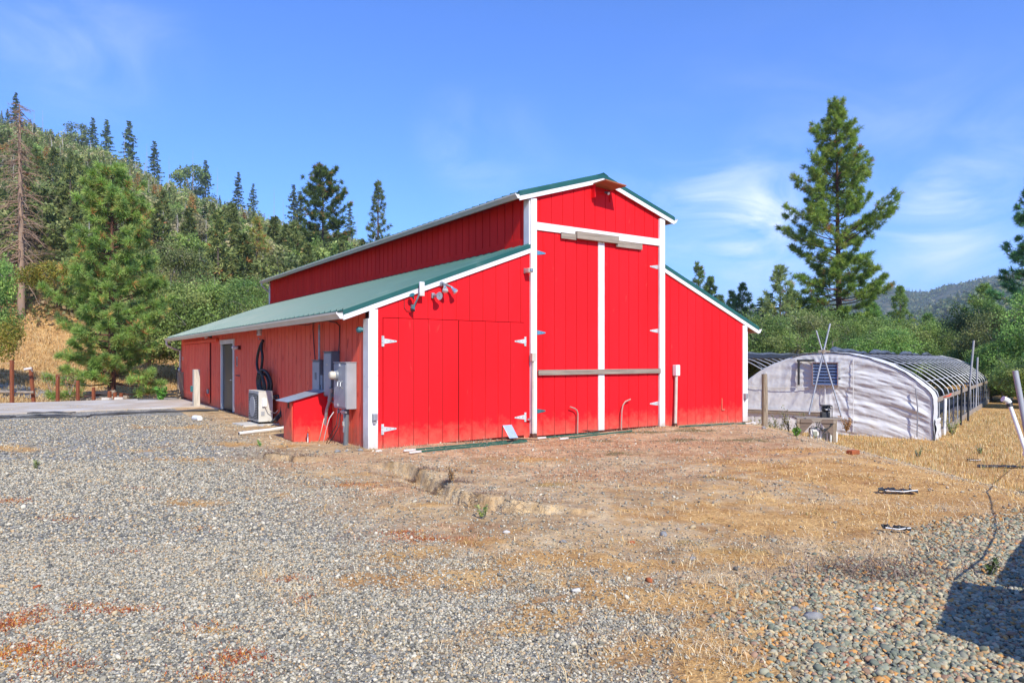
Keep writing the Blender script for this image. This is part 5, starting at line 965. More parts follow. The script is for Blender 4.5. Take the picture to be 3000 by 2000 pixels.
MB().box(-.15, .15, -.13, .13, .34, .37).tube([(-.14, -.12, .0), (-.14, -.12, .35)], .012, 6).tube([(.14, -.12, .0), (.14, -.12, .35)], .012, 6).tube([(.14, .12, .0), (.14, .12, .35)], .012, 6).build('frame', M['black'], t_); MB().tube([(-.05, -.14, .24), (.08, -.14, .24)], .02, 6).build('grip', M['galv'], t_)
q = V(2415, 1238, 20.6); t_ = thing('cable', 'black hose loops hanging below table edge above the jugs', 'hose', (q.x, q.y, TZ+ht-.1), 0)
for a in (0, .05, .1): MB().tube([(-.25+a, 0, 0), (-.22+a, -.02, -.14), (-.05, -.03, -.24-a), (.15, -.02, -.16), (.22+a, 0, .0)], .012, 6).build('loop', M['black'], t_)
# leaning plastic pipes on the right and the stand beyond the frame that throws the shadow
a, b_ = V(3020, 1330, 11.5), V(2974, 1086, 11.8)
stick('leaning_pipe', 'thick grey-white pipe leaning at the right edge of the picture', 'pipe', a, b_, .044, M['pvcg'])
a, b_ = V(3012, 1342, 10.6), V(2956, 1180, 10.9); t_ = stick('leaning_pipe', 'white pipe with black collar and elbow leaning at right edge', 'pipe', a, b_, .030, M['pvcw']); d = b_-a
MB().tube([d*.93, d*1.0], .044, 10).build('collar', M['black'], t_); MB().tube([d, d*1.02+Vector((-.02, 0, .02)), d*1.02+Vector((-.09, 0, .05))], .046, 10).build('elbow', M['pvcw'], t_, smooth=True)
p = V(3008, 1330, 10.6); t_ = thing('pipe_fitting', 'white round fitting on post at far right edge', 'fitting', p); MB().sphere((.02, 0, .0), .07).tube([(.06, 0, 0), (.06, 0, Tz(p.x, p.y)-p.z)], .03, 8).build('fitting_body', M['pvcw'], t_)
# bench and cabinet out of frame
sh = Vector((sd.x, sd.y, 0))/sd.z
def over(px, py, h): g = G(px, py); return Vector((g.x, g.y, 0))+sh*h+Vector((0, 0, g.z+h))
A_, B_ = over(2725, 1846, 1.0), over(2778, 1702, 1.0); u = (B_-A_); u.z = 0; Lb_ = u.length; ang = math.atan2(u.y, u.x); zc = Tz(A_.x, A_.y)
t_ = thing('utility_cabinet', 'large grey cabinet just outside the right edge, known by its square shadow on the stones', 'cabinet', (A_.x, A_.y, zc), ang)
MB().box(0, Lb_, -.62, 0, .45, 1.0).build('body', M['panel'], t_, bevel=.01); MB().box(.05, .1, -.57, -.52, -.1, .449).box(Lb_-.1, Lb_-.05, -.57, -.52, -.1, .449).box(.05, .1, -.1, -.05, -.1, .449).box(Lb_-.1, Lb_-.05, -.1, -.05, -.1, .449).build('leg', M['rust'], t_)
for (p0, p1, w_, lab) in (((2952, 1722), (2992, 1440), .12, 'long raised plank outside the right edge, nearer one'), ((3000, 1730), (3040, 1440), .09, 'long raised plank outside the right edge, farther one')):
    a, b_ = over(*p0, 1.0), over(*p1, 1.1); t_ = thing('raised_plank', lab, 'plank', a); d = b_-a; v = Vector((-d.y, d.x, 0)).normalized()*w_/2; MB().ext([v, -v, -v+Vector((0, 0, .04)), v+Vector((0, 0, .04))], d).build('plank_top', M['grey_wood'], t_)
    for k in (.12, .88): q = d*k; MB().tube([q+Vector((0, 0, -.002)), q-Vector((0, 0, 1.2))], .03, 6).build('leg', M['grey_woodv'], t_)
a = over(2800, 1690, 1.0); t_ = thing('hanging_cable', 'slack black cable outside right edge throwing a curved shadow', 'cable', a); MB().tube([over(*q, h)-a for q, h in (((2790, 1700), .9), ((2870, 1640), .75), ((2912, 1560), .8), ((2905, 1480), .9), ((2890, 1440), 1.0), ((2930, 1400), 1.1), ((2990, 1350), 1.2))], .008, 6).build('cable_run', M['black'], t_)
# scraps, rocks, bricks
def scrap(px, py, L, w_, ang, label, m='black', seed=1, mt2=None):
    p = G(px, py); rr = random.Random(seed); t_ = thing('plastic_scrap', label, 'plastic scrap', p+Vector((0, 0, .01)), ang); n = 14; vs = []; fs = []
    for i in range(n+1):
        for j in range(5): vs.append((L*(i/n-.5), w_*(j/4-.5)*(1-.5*abs(i/n-.5))+rr.uniform(-.01, .01), .015+rr.uniform(0, .045)))
    for i in range(n):
        for j in range(4): a = i*5+j; fs.append((a, a+5, a+6, a+1))
    o = MB().add(vs, fs).build('sheet', M[m], t_); o.modifiers.new('s', 'SOLIDIFY').thickness = .004
    if mt2: MB().tube([(-.35*L, -.3*w_, .03), (.1*L, -.5*w_, .03), (.5*L, -.2*w_, .05)], .007, 5).build('white_edge', M[mt2], t_)
scrap(2630, 1446, .42, .15, -.25, 'crumpled black plastic strip with white edge on the straw', mt2='pvcw', seed=3); scrap(2625, 1561, .24, .07, -.5, 'small torn black plastic strip among orange straw', mt2='pvcw', seed=5)
scrap(2935, 1370, 1.1, .22, -.12, 'long black plastic strip in dry grass near right edge', seed=7); scrap(2853, 1352, .30, .10, -.4, 'small black and white scrap in dry grass', mt2='pvcw', seed=8)
p = G(2499, 1330); o = MB().box(-.1, .1, -.06, .06, 0, .07).build('clay_brick', M['brick'], loc=p, rz=.5, bevel=.008); tag(o, 'lone reddish brown brick on the slope before hoop house', 'brick')
def rock(px, py, s, lab, m='rock', seed=0, z=0):
    s = s*.72; p = G(px, py); rr = np.random.default_rng(seed); BV, BF = ico2(); v = BV*rr.uniform(.66, 1.2, (len(BV), 1))*np.array([1, .7, .5])*s
    o = mesh_np('rock', v, BF, M[m]); o.location = p+Vector((0, 0, s*.2+z)); o.rotation_euler = (0, 0, seed); tag(o, lab, 'rock')
rock(989, 1324, .085, 'dark grey rock at foot of long wall near corner', seed=1); rock(1015, 1322, .05, 'small grey rock beside the dark one at the corner', seed=2); rock(1056, 1320, .075, 'flat grey rock just left of white corner board', seed=3); rock(1110, 1322, .10, 'pale flat stone under near corner of wing door', 'pad', 4, -.02)
rock(1858, 1252, .09, 'pale rock leaning at foot of tall right door', 'pad', 5); rock(2205, 1243, .16, 'pale rock right of the far barn corner', 'pad', 6); rock(2238, 1254, .11, 'dark rock at base of rough wooden post', seed=7)
rock(1945, 1568, .07, 'dark flat stone on slope right of gully', seed=8); rock(1850, 1590, .045, 'brownish stone on the gravelly dirt', 'brick', 9); rock(1690, 1735, .05, 'pale oval stone in yellow straw gravel', 'pad', 10); rock(1902, 1703, .055, 'rust-brown stone in the dry grass gravel', 'brick', 11); rock(1650, 1590, .05, 'blue grey stone below gully', seed=12); rock(1485, 1562, .05, 'white flat stone in the gravel below gully', 'pad', 13); rock(107, 1723, .05, 'brown stone alone on left gravel', 'brick', 14)
for i, (px, py, s, m) in enumerate(((2030, 1640, .06, 'rock'), (2330, 1790, .06, 'rock'), (2380, 1812, .09, 'rock'), (2480, 1948, .04, 'brick'), (2570, 1790, .05, 'pad'))):
    rock(px, py, s, ['grey stone in yellow grass, right foreground', 'dark stone at edge of the river gravel', 'large grey slab stone at edge of river gravel', 'orange stone on river gravel at the bottom', 'pale stone left of the cabinet shadow'][i], m, 20+i)
# ------------------------------------------------------------------ fence on the left
fence = thing('fence', 'rust-brown post fence with rail and wire beyond the slab', 'fence', G(35, 1172))
f0 = fence.location.copy(); tops = []
for px, y0, y1, lean in ((35, 1055, 1172, 0), (102, 1076, 1167, -.10), (169, 1097, 1163, 0), (228, 1114, 1161, 0), (274, 1134, 1162, 0), (321, 1145, 1163, 0), (337, 1149, 1163, 0), (355, 1151, 1163, 0)):
    d = 29+(px-35)*.012; b_ = V(px, y1, d); tp = V(px, y0, d); z = Tz(b_.x, b_.y); h = tp.z-z; w_ = .055 if px < 300 else .06
    mb = MB(); q = b_-f0; lx = h*lean
    mb.ext([(q.x-w_, q.y-w_, z-f0.z-.3), (q.x+w_, q.y-w_, z-f0.z-.3), (q.x+w_, q.y+w_, z-f0.z-.3), (q.x-w_, q.y+w_, z-f0.z-.3)], (lx, 0, h+.3)); mb.build('post', M['rust_post'], fence); tops.append((q.x+lx, q.y, z-f0.z+h))
a = V(-60, 1146, 29.2)-f0; b_ = V(98, 1149, 29.6)-f0; MB().tube([a, (a+b_)/2+Vector((0, 0, -.01)), b_], .055, 8).build('rail', M['grey_wood'], fence, smooth=True)
mb = MB()
for k in (.25, .5, .75, .95):
    mb.tube([V(-80, 1172, 29.2)-f0+Vector((0, 0, 1.5*k))]+[(x, y, -.05+(z+.05)*k) for x, y, z in tops], .004, 3)
mb.build('wire_mesh', M['galv'], fence)
p = V(92, 1080, 29.4); t_ = thing('security_camera', 'white bullet camera on top of the leaning fence post', 'camera', p, .2); MB().tube([(-.26, -.02, -.03), (.02, 0, .02)], .055, 10).build('housing', M['white'], t_, smooth=True); MB().tube([(-.27, -.022, -.033), (-.258, -.02, -.03)], .04, 10).build('lens', M['black'], t_); MB().tube([(-.05, 0, 0), (.05, .0, -.12)], .02, 6).build('mount', M['panel2'], t_)
p = V(345, 1163, 28.4); rockp = None
for i, (px, lab) in enumerate(((312, 'white concrete block at slab edge under pine, left one'), (349, 'white concrete block at slab edge under pine, right one'))):
    q = V(px, 1168, 28.2); o = MB().box(-.16, .16, -.08, .08, -.1, .14).build('concrete_block', M['pad'], loc=(q.x, q.y, Tz(q.x, q.y)), rz=.2*i, bevel=.01); tag(o, lab, 'block')
q = V(292, 1162, 33); t_ = thing('log_pile', 'grey cut logs and brush lying at foot of big pine', 'log pile', (q.x, q.y, Tz(q.x, q.y)))
for i, (dx, dy, dz, L) in enumerate(((0, 0, .2, 1.6), (.15, .3, .22, 1.9), (-.1, .1, .5, 1.4), (.4, -.2, .15, 1.2))): MB().tube([(dx-L/2, dy, dz), (dx+L/2, dy+.15, dz+.08)], [.17-.02*i, .15-.02*i], 9).build('log', M['snag'], t_)
# ------------------------------------------------------------------ trees
def tube_np(pts, r, n=5):
    pts = np.asarray(pts, float); k = len(pts); rr = np.broadcast_to(np.asarray(r, float), (k,)); t = np.gradient(pts, axis=0); t /= np.linalg.norm(t, axis=1)[:, None]+1e-9
    up = np.array([0, 0, 1.]) if abs(t[0, 2]) < .8 else np.array([1., 0, 0]); u = np.cross(t, up); u /= np.linalg.norm(u, axis=1)[:, None]+1e-9; w = np.cross(t, u)
    a = np.arange(n)*2*np.pi/n; V_ = pts[:, None]+(u[:, None]*np.cos(a)[None, :, None]+w[:, None]*np.sin(a)[None, :, None])*rr[:, None, None]
    i, j = np.meshgrid(np.arange(k-1), np.arange(n), indexing='ij'); A = i*n+j; B = i*n+(j+1) % n
    F_ = np.stack([np.stack([A, B, B+n], -1), np.stack([A, B+n, A+n], -1)], 2).reshape(-1, 3); return V_.reshape(-1, 3), F_
class Wood:
    def __init__(s): s.V = []; s.F = []; s.n = 0
    def add(s, pts, r, n=5): v, f = tube_np(pts, r, n); s.V.append(v); s.F.append(f+s.n); s.n += len(v)
    def get(s): return np.vstack(s.V), np.vstack(s.F)
def unit(v): return v/(np.linalg.norm(v, axis=-1, keepdims=True)+1e-9)
def needles(C, D, L, w, k, R, col, spread=1.0):
    """tufts of k thin needles at C (n,3) around directions D"""
    n = len(C); d = unit(np.repeat(D, k, 0)*.55+R.normal(0, .5*spread, (n*k, 3))); p = unit(np.cross(d, R.normal(size=(n*k, 3)))); c = np.repeat(C, k, 0); l = (np.repeat(np.broadcast_to(L, (n,)), k)*R.uniform(.7, 1.1, n*k))[:, None]
    V_ = np.stack([c-p*w*.35, c+p*w*.35, c+d*l*.6+p*w*.5, c+d*l], 1).reshape(-1, 3); b = (np.arange(n*k)*4)[:, None]
    F_ = np.concatenate([b+np.array([0, 1, 2]), b+np.array([0, 2, 3])]); t = np.repeat(np.repeat(col, k, 0)*R.uniform(.8, 1.2, (n*k, 1)), 4, 0); return V_, F_, t
def leaves(C, s, R, col, flat=0.0, asp=.62):
    n = len(C); u = unit(R.normal(size=(n, 3))*np.array([1, 1, 1-flat])); v = unit(np.cross(u, R.normal(size=(n, 3)))); s = np.broadcast_to(s, (n,))[:, None]
    V_ = np.stack([C-u*s*.5, C+v*s*.5*asp-u*s*.05, C+u*s*.5, C-v*s*.5*asp], 1).reshape(-1, 3); b = (np.arange(n)*4)[:, None]
    return V_, np.concatenate([b+np.array([0, 1, 2]), b+np.array([0, 2, 3])]), np.repeat(col, 4, 0)
def pal(R, n, cols, var=.25): c = np.array(cols)[R.integers(0, len(cols), n)]; return c*R.uniform(1-var, 1+var, (n, 1))
def pine(h, cb, rad, R, wh=26, bp=5, tw=7, k=18, L=.2, w=.022, cols=((.05, .09, .03),), dead=.03, prof=None, droop=.25, up=.35, sub=3, leanx=.0, lowdead=.12, tr=.013, thin=1.0):
    wood = Wood(); zs = np.linspace(-.4, h, 14); wx = np.cumsum(R.normal(0, .012*h/14, 14)); wy = np.cumsum(R.normal(0, .012*h/14, 14)); wx -= wx[1]; wy -= wy[1]
    tr_ = np.stack([wx+leanx*zs, wy, zs], -1); wood.add(tr_, h*tr*np.maximum(1-zs/h, 0)**.8+.015, 9); prof = prof or (lambda q: (1-q)**.75*(.55+.45*min(1, q*6)))
    C = []; D = []; hs = cb*h+(h*.985-cb*h)*np.linspace(0, 1, wh)**.92
    for hz in hs:
        q = (hz-cb*h)/(h-cb*h); base = np.array([np.interp(hz, zs, tr_[:, 0]), np.interp(hz, zs, tr_[:, 1]), hz]); a0 = R.uniform(0, 6.28)
        for b in range(bp):
            if R.uniform() < .12: continue
            a = a0+b*6.283/bp+R.normal(0, .25); Lb = rad*prof(q)*R.uniform(.55, 1.15)
            if Lb < .12: Lb = .12
            d = np.array([math.cos(a), math.sin(a), 0]); el = -droop*(1-q)+up*q+R.normal(0, .12); s = np.linspace(0, 1, 7)
            zz = Lb*(el*s+.30*s**2.2*(1 if q < .8 else .6)); pts = base+d*Lb*s[:, None]*.97+np.array([0, 0, 1])*zz[:, None]+np.cumsum(R.normal(0, .015*Lb, (7, 3)), 0)*s[:, None]
            wood.add(pts, np.linspace(.011*Lb+.012, .006, 7), 4)
            if q < lowdead and R.uniform() < .45: continue
            nt = max(2, int(tw*Lb/rad*R.uniform(.7, 1.2)+1))
            for m in range(nt):
                f = R.uniform(.22, 1.0)**.75; p = np.array([np.interp(f, s, pts[:, i]) for i in range(3)]); sd_ = R.choice([-1, 1]); side = np.array([-d[1], d[0], 0])*sd_
                dr = unit(d*R.uniform(.3, 1)+side*R.uniform(.2, 1)+np.array([0, 0, R.uniform(-.05, .6)])); tl = (.10+.30*Lb*(1.1-f))*R.uniform(.5, 1.1)
                e = p+dr*tl
                if tl > .25: wood.add(np.stack([p, p+dr*tl*.5+np.array([0, 0, .0]), e]), [.010, .008, .004], 3)
                for z in range(sub): g = R.uniform(.35, 1) if z else 1.0; C.append(p+dr*tl*g+R.normal(0, .03*L*4, 3)); D.append(dr+np.array([0, 0, .35]))
            C.append(pts[-1]); D.append(d+np.array([0, 0, .7]))
    C.append(tr_[-1]); D.append(np.array([0, 0, 1.])); C = np.array(C); D = unit(np.array(D)); col = pal(R, len(C), cols, .30); dd = R.uniform(size=len(C)) < dead; col[dd] = pal(R, dd.sum(), ((.27, .14, .06), (.24, .11, .05), (.26, .19, .08)), .2)
    if thin < 1: kx = R.uniform(size=len(C)) < thin; C, D, col = C[kx], D[kx], col[kx]
    return wood.get(), needles(C, D, L, w, k, R, col)
def spire(h, rad, R, n=34, m=7, s=.5, cols=((.03, .055, .025),), ragged=.3, cb=.08, tr=.011):
    """narrow fir-like tree, low detail: drooping fans of kite leaves"""
    wood = Wood(); wood.add(np.array([[0, 0, -.8], [0, 0, h*.5], [0, 0, h]]), [h*tr, h*tr*.6, .02], 5); C = []
    for i in range(n):
        q = i/(n-1); z = cb*h+(1-cb)*h*q
        for b in range(6 if q < .85 else 3):
            a = R.uniform(0, 6.283); Lb = max(rad*(1-q)**.8*R.uniform(1-ragged, 1+ragged*.6), .15); f = np.sqrt(R.uniform(.05, 1, m)); C.append(np.stack([np.cos(a)*Lb*f+R.normal(0, .06*rad, m), np.sin(a)*Lb*f+R.normal(0, .06*rad, m), z-.22*Lb*f+.16*Lb*f*f+R.normal(0, .02*h/10, m)], -1))
    C = np.vstack(C); col = pal(R, len(C), cols, .32); return wood.get(), leaves(C, s*R.uniform(.6, 1.2, len(C)), R, col, flat=.45)
def oak(h, rad, R, blobs_=34, per=700, s=.10, cols=((.06, .10, .03),), trunk=.22, limbs=7, zc=.58, rz=.46, sparse=.0, lop=0., br=.95):
    wood = Wood(); th_ = h*trunk; wood.add(np.array([[0, 0, -.4], [.05*h*lop, 0, th_*.5], [.1*h*lop, .02*h, th_]]), [h*.030, h*.024, h*.020], 8); top = np.array([.1*h*lop, .02*h, th_]); C = []; cs = []
    bc = []
    for i in range(blobs_):
        v = unit(R.normal(size=3)); rr = R.uniform(.35, 1.0)**.5; c = np.array([v[0]*rad*rr*.82, v[1]*rad*rr*.82, zc*h+v[2]*rz*h*rr*.85]); c[2] = max(c[2], th_*.75+.3); bc.append(c)
    bc = np.array(bc)
    for i, c in enumerate(bc):
        if i < limbs*3:
            mid = top*.5+c*.5+R.normal(0, .06*h, 3)*np.array([1, 1, .5]); wood.add(np.stack([top*(1-t)**2+2*mid*t*(1-t)+c*t*t for t in np.linspace(0, 1, 6)]), np.linspace(h*.010, h*.003, 6), 4)
        r = rad*R.uniform(.20, .36)*br; n = int(per*R.uniform(.6, 1.3)); v = unit(R.normal(size=(n, 3))); q = R.uniform(.25, 1, n)[:, None]**.45; lump = 1+.28*np.sin(v[:, :1]*7+i)+.22*np.sin(v[:, 1:2]*9+i*2); C.append(c+v*q*r*lump*np.array([1, 1, .72])); cs.append(np.repeat(R.uniform(.72, 1.3, (1, 1))*np.array(cols)[R.integers(0, len(cols))][None], n, 0))
        for _ in range(3): wood.add(np.stack([c, c+unit(R.normal(size=3))*r*.9]), [h*.0025, .006], 3)
    C = np.vstack(C); col = np.vstack(cs)*R.uniform(.7, 1.35, (len(C), 1)); return wood.get(), leaves(C, s*R.uniform(.7, 1.3, len(C)), R, col)
def snag(h, R, nb=60, rad=2.6, cb=.15, tr=.012, sub=3, up=-.25, lean=0.0):
    wood = Wood(); zs = np.linspace(-.4, h, 12); wx = np.cumsum(R.normal(0, .05, 12)); wx -= wx[0]; tp = np.stack([wx*.5+lean*zs, 0*zs, zs], -1); wood.add(tp, h*tr*np.maximum(1-zs/h, 0)**.7+.03, 8)
    for i in range(nb):
        z = h*(cb+(1-cb)*R.uniform(0, 1)**.9); q = z/h; a = R.uniform(0, 6.28); L = rad*(1-q*.75)*R.uniform(.4, 1.2); d = np.array([math.cos(a), math.sin(a), 0]); s = np.linspace(0, 1, 6); b = np.array([np.interp(z, zs, tp[:, 0]), 0, z]); e = up+R.normal(0, .25)
        pts = b+d*L*s[:, None]+np.array([0, 0, 1])*(L*(e*s-.35*s*s+R.normal(0, .15)*s**2))[:, None]+np.cumsum(R.normal(0, .03*L, (6, 3)), 0)*s[:, None]; wood.add(pts, np.linspace(.030*L**.5+.006, .010, 6), 4)
        for j in range(sub): k = R.integers(2, 6); dr = unit(d*.6+R.normal(0, .7, 3)+np.array([0, 0, -.3])); l2 = L*R.uniform(.15, .4); wood.add(np.stack([pts[k], pts[k]+dr*l2*.5, pts[k]+dr*l2+np.array([0, 0, -.1*l2])]), [.014, .010, .005], 3)
    return wood.get()
def tree_obj(name, label, cat, wl, barkm, loc, rz=0, sc=1, group=None, crown='crown', split=True):
    wood, (lv, lf, lt) = wl
    if split:
        t_ = thing(name, label, cat, loc, rz, group=group); t_.scale = (sc,)*3 if not isinstance(sc, tuple) else sc
        mesh_np('trunk', wood[0], wood[1], barkm, smooth=True, parent=t_); mesh_np(crown, lv, lf, LM, tint=lt, parent=t_); return t_
def far_mesh(name, wl, barkm):
    wood, (lv, lf, lt) = wl; V_ = np.vstack([wood[0], lv]); F_ = np.vstack([wood[1], lf+len(wood[0])]); mi = np.concatenate([np.zeros(len(wood[1])), np.ones(len(lf))]); tt = np.vstack([np.ones((len(wood[0]), 3)), lt]); return mesh_np(name, V_, F_, [barkm, LM], mi=mi, tint=tt, link=False)
def place(px, d, z=None): x = (px-1500)/FP*d; return Vector((x, d, Tz(x, d) if z is None else z))
def hfor(px, d, ytop, dz=0): p = place(px, d); return HC+(HZ-ytop)/FP*d-p.z+dz
RT = np.random.default_rng(5)
GC = ((.10, .19, .050), (.135, .23, .060), (.08, .155, .052), (.17, .25, .07), (.065, .13, .05))   # pine greens
# the big young pine left of the barn
d = 33.5; h = hfor(335, d, 497)
tree_obj('pine_tree', 'full bushy green pine with orange needle tufts standing beyond the slab', 'pine tree',
    pine(h, .055, 3.15, RT, wh=36, bp=6, tw=18, k=24, L=.31, w=.027, cols=((.075, .135, .038), (.105, .175, .045), (.06, .11, .037), (.125, .19, .055), (.14, .18, .06)), dead=.05, droop=.18, up=.55, sub=3, prof=lambda q: min(1, .50+q*1.3)*(1-q)**.50 if q > .12 else .80, lowdead=.06, tr=.016), M['bark'], place(328, d))
# tall pine on the right
d = 62; h = hfor(2440, d, 302)
tree_obj('pine_tree', 'very tall open-crowned pine rising behind the hoop house', 'pine tree',
    pine(h, .07, 4.8, RT, wh=54, bp=5, tw=19, k=19, L=.48, w=.042, cols=((.105, .18, .03), (.14, .215, .04), (.08, .145, .03), (.17, .225, .05)), dead=.015, droop=.22, up=.65, sub=3, prof=lambda q: (1.0 if q < .5 else 1.0-(q-.5)*1.72)*(.84+.24*math.sin(q*31)), lowdead=.0, tr=.012, leanx=-.012), M['bark'], place(2462, d))
# pine cut by the right edge
d = 46; h = hfor(3060, d, 470)
tree_obj('pine_tree', 'dark green pine cut off by the right edge of the picture', 'pine tree',
    pine(h, .12, 3.6, RT, wh=34, bp=5, tw=13, k=14, L=.40, w=.045, cols=((.045, .12, .05), (.06, .15, .05), (.035, .09, .045)), dead=.02, droop=.25, up=.5, sub=3, prof=lambda q: (1-q)**.8), M['bark'], place(3050, d))
# small pines right of the barn and beyond the hoop house
for px, d, yt, rad, lab, c in ((2047, 75, 772, 2.6, 'narrow olive-green pine nearest the right eave of the barn', ((.09, .14, .035), (.07, .11, .03))), (2080, 78, 815, 2.0, 'thin ragged pine just right of the narrow olive one', ((.08, .12, .04), (.06, .1, .035))), (2176, 74, 835, 2.2, 'small pointed pine right of two paired ones over the eave end', ((.08, .14, .04), (.06, .11, .035))), (2145, 74, 857, 1.6, 'short spiky pine paired with a slightly taller one', ((.08, .13, .05), (.06, .10, .04))),
        (2287, 58, 785, 3.0, 'sparse pale-limbed pine left of the very tall one', ((.09, .13, .055), (.12, .16, .06))), (2638, 80, 843, 2.4, 'small pine right of the very tall one before distant hills', ((.10, .16, .04), (.07, .12, .035))), (2110, 80, 870, 1.8, 'low ragged pine half hidden behind the barn roof slope', ((.08, .13, .05),)), (2885, 62, 838, 2.6, 'pale green pine top behind oaks near right edge', ((.10, .18, .05), (.13, .2, .07)))):
    tree_obj('pine_tree', lab, 'pine tree', pine(hfor(px, d, yt), .12, rad, RT, wh=20, bp=5, tw=8, k=12, L=.42, w=.06, cols=c, dead=.01, droop=.1, up=.8, sub=2), M['barkd'], place(px, d))
for px, d, yt, rad, lab in ((2322, 66, 855, 2.6, 'upright green conifer between sparse pale-limbed pine and the very tall pine'), (2375, 70, 900, 2.4, 'short upright conifer at left flank of the very tall pine'), (2560, 68, 890, 2.4, 'short upright conifer at right flank of the very tall pine'), (2720, 72, 925, 2.0, 'small upright conifer in front of the distant hills'), (2925, 60, 905, 2.4, 'upright conifer among oaks near right edge')):
    tree_obj('pine_tree', lab, 'pine tree', pine(hfor(px, d, yt), .06, rad, RT, wh=24, bp=5, tw=9, k=14, L=.42, w=.05, cols=((.06, .12, .035), (.08, .15, .04), (.045, .09, .03)), dead=.01, droop=.15, up=.6, sub=2), M['barkd'], place(px, d))
d = 66; tree_obj('fir_tree', 'dark blue-green fir beside the barn end, behind oaks', 'fir tree', spire(hfor(2232, d, 878), 2.6, RT, n=30, m=26, s=.34, cols=((.025, .065, .045), (.035, .085, .055))), M['barkd'], place(2232, d)); tree_obj('fir_tree', 'second dark fir just right of the blue-green one', 'fir tree', spire(hfor(2252, 70, 862), 2.6, RT, n=30, m=26, s=.34, cols=((.03, .07, .04), (.05, .09, .05))), M['barkd'], place(2254, 70))
# ridge-side pines seen against the sky
d = 100; tree_obj('pine_tree', 'broad dark pine with branching top breaking the skyline above the barn', 'pine tree', pine(hfor(945, d, 503), .25, 4.6, RT, wh=24, bp=5, tw=11, k=14, L=.62, w=.075, cols=((.05, .085, .025), (.07, .11, .03), (.035, .06, .02)), dead=.03, up=.9, droop=.1, prof=lambda q: (1-q)**.45), M['barkd'], place(945, d))
d = 104; tree_obj('pine_tree', 'slim sparse pine with bare orange trunk just above the barn roof', 'pine tree', pine(hfor(1107, d, 533), .36, 2.5, RT, wh=20, bp=4, tw=6, k=12, L=.55, w=.07, cols=((.055, .08, .03), (.075, .10, .035)), dead=.02, up=.6, droop=.1, sub=2), M['bark'], place(1107, d))
d = 78; tree_obj('pine_tree', 'thin pine with browning yellow needles above the far end of roof', 'pine tree', pine(hfor(750, d, 640), .22, 2.5, RT, wh=26, bp=4, tw=7, k=11, L=.42, w=.055, cols=((.14, .18, .05), (.20, .20, .06), (.10, .15, .04)), dead=.16, up=.4, sub=2), M['barkd'], place(752, d))
# the tall dead pine at the left
d = 57; h = hfor(50, d, 300); t_ = thing('dead_pine', 'tall dying pine with reddish trunk and drooping bare branches at left', 'dead tree', place(62, d)); w_ = snag(h, RT, nb=240, rad=3.0, sub=9, cb=.18, up=-.05, lean=-.006, tr=.0145); mesh_np('trunk', w_[0], w_[1], pm('dying_pine_bark', (.34, .22, .14), (.24, .17, .12), rough=.95, scale=1.2, stretch=(2, 2, .4), bump=.6, bs=6), smooth=True, parent=t_)
# oaks: three prototypes with full leaf counts, copied
OC = ((.085, .135, .040), (.11, .16, .05), (.065, .11, .035), (.13, .17, .06)); OG = ((.075, .10, .038), (.095, .12, .045), (.06, .085, .033), (.11, .125, .055)); OB = ((.065, .125, .035), (.085, .15, .04), (.05, .10, .03), (.11, .17, .05))
def oproto(R, cols, **k): return oak(8, 4.0, R, cols=cols, **k)
OP = {}
for nm, cols, kk in (('green', OB, dict(blobs_=62, per=560, s=.155)), ('grey', OG, dict(blobs_=58, per=430, s=.150)), ('dark', OC, dict(blobs_=66, per=560, s=.155))):
    wood, (lv, lf, lt) = oproto(RT, cols, **kk); OP[nm] = (mesh_np('trunk', wood[0], wood[1], M['barkg'], smooth=True, link=False), mesh_np('crown', lv, lf, LM, tint=lt, link=False))
def put_oak(px, d, yt, wpx, kind, lab, group=None, name='oak_tree', cat='oak tree', zs=1.0):
    p = place(px, d); h = hfor(px, d, yt); t_ = thing(name, lab, cat, p, RT.uniform(0, 6.28), group=group); s = wpx/FP*d/8.0; t_.scale = (s, s, h/8.2*zs)
    for n_, me in zip(('trunk', 'crown'), OP[kind]): o = bpy.data.objects.new(n_, me); COL.objects.link(o); o.parent = t_
    return t_
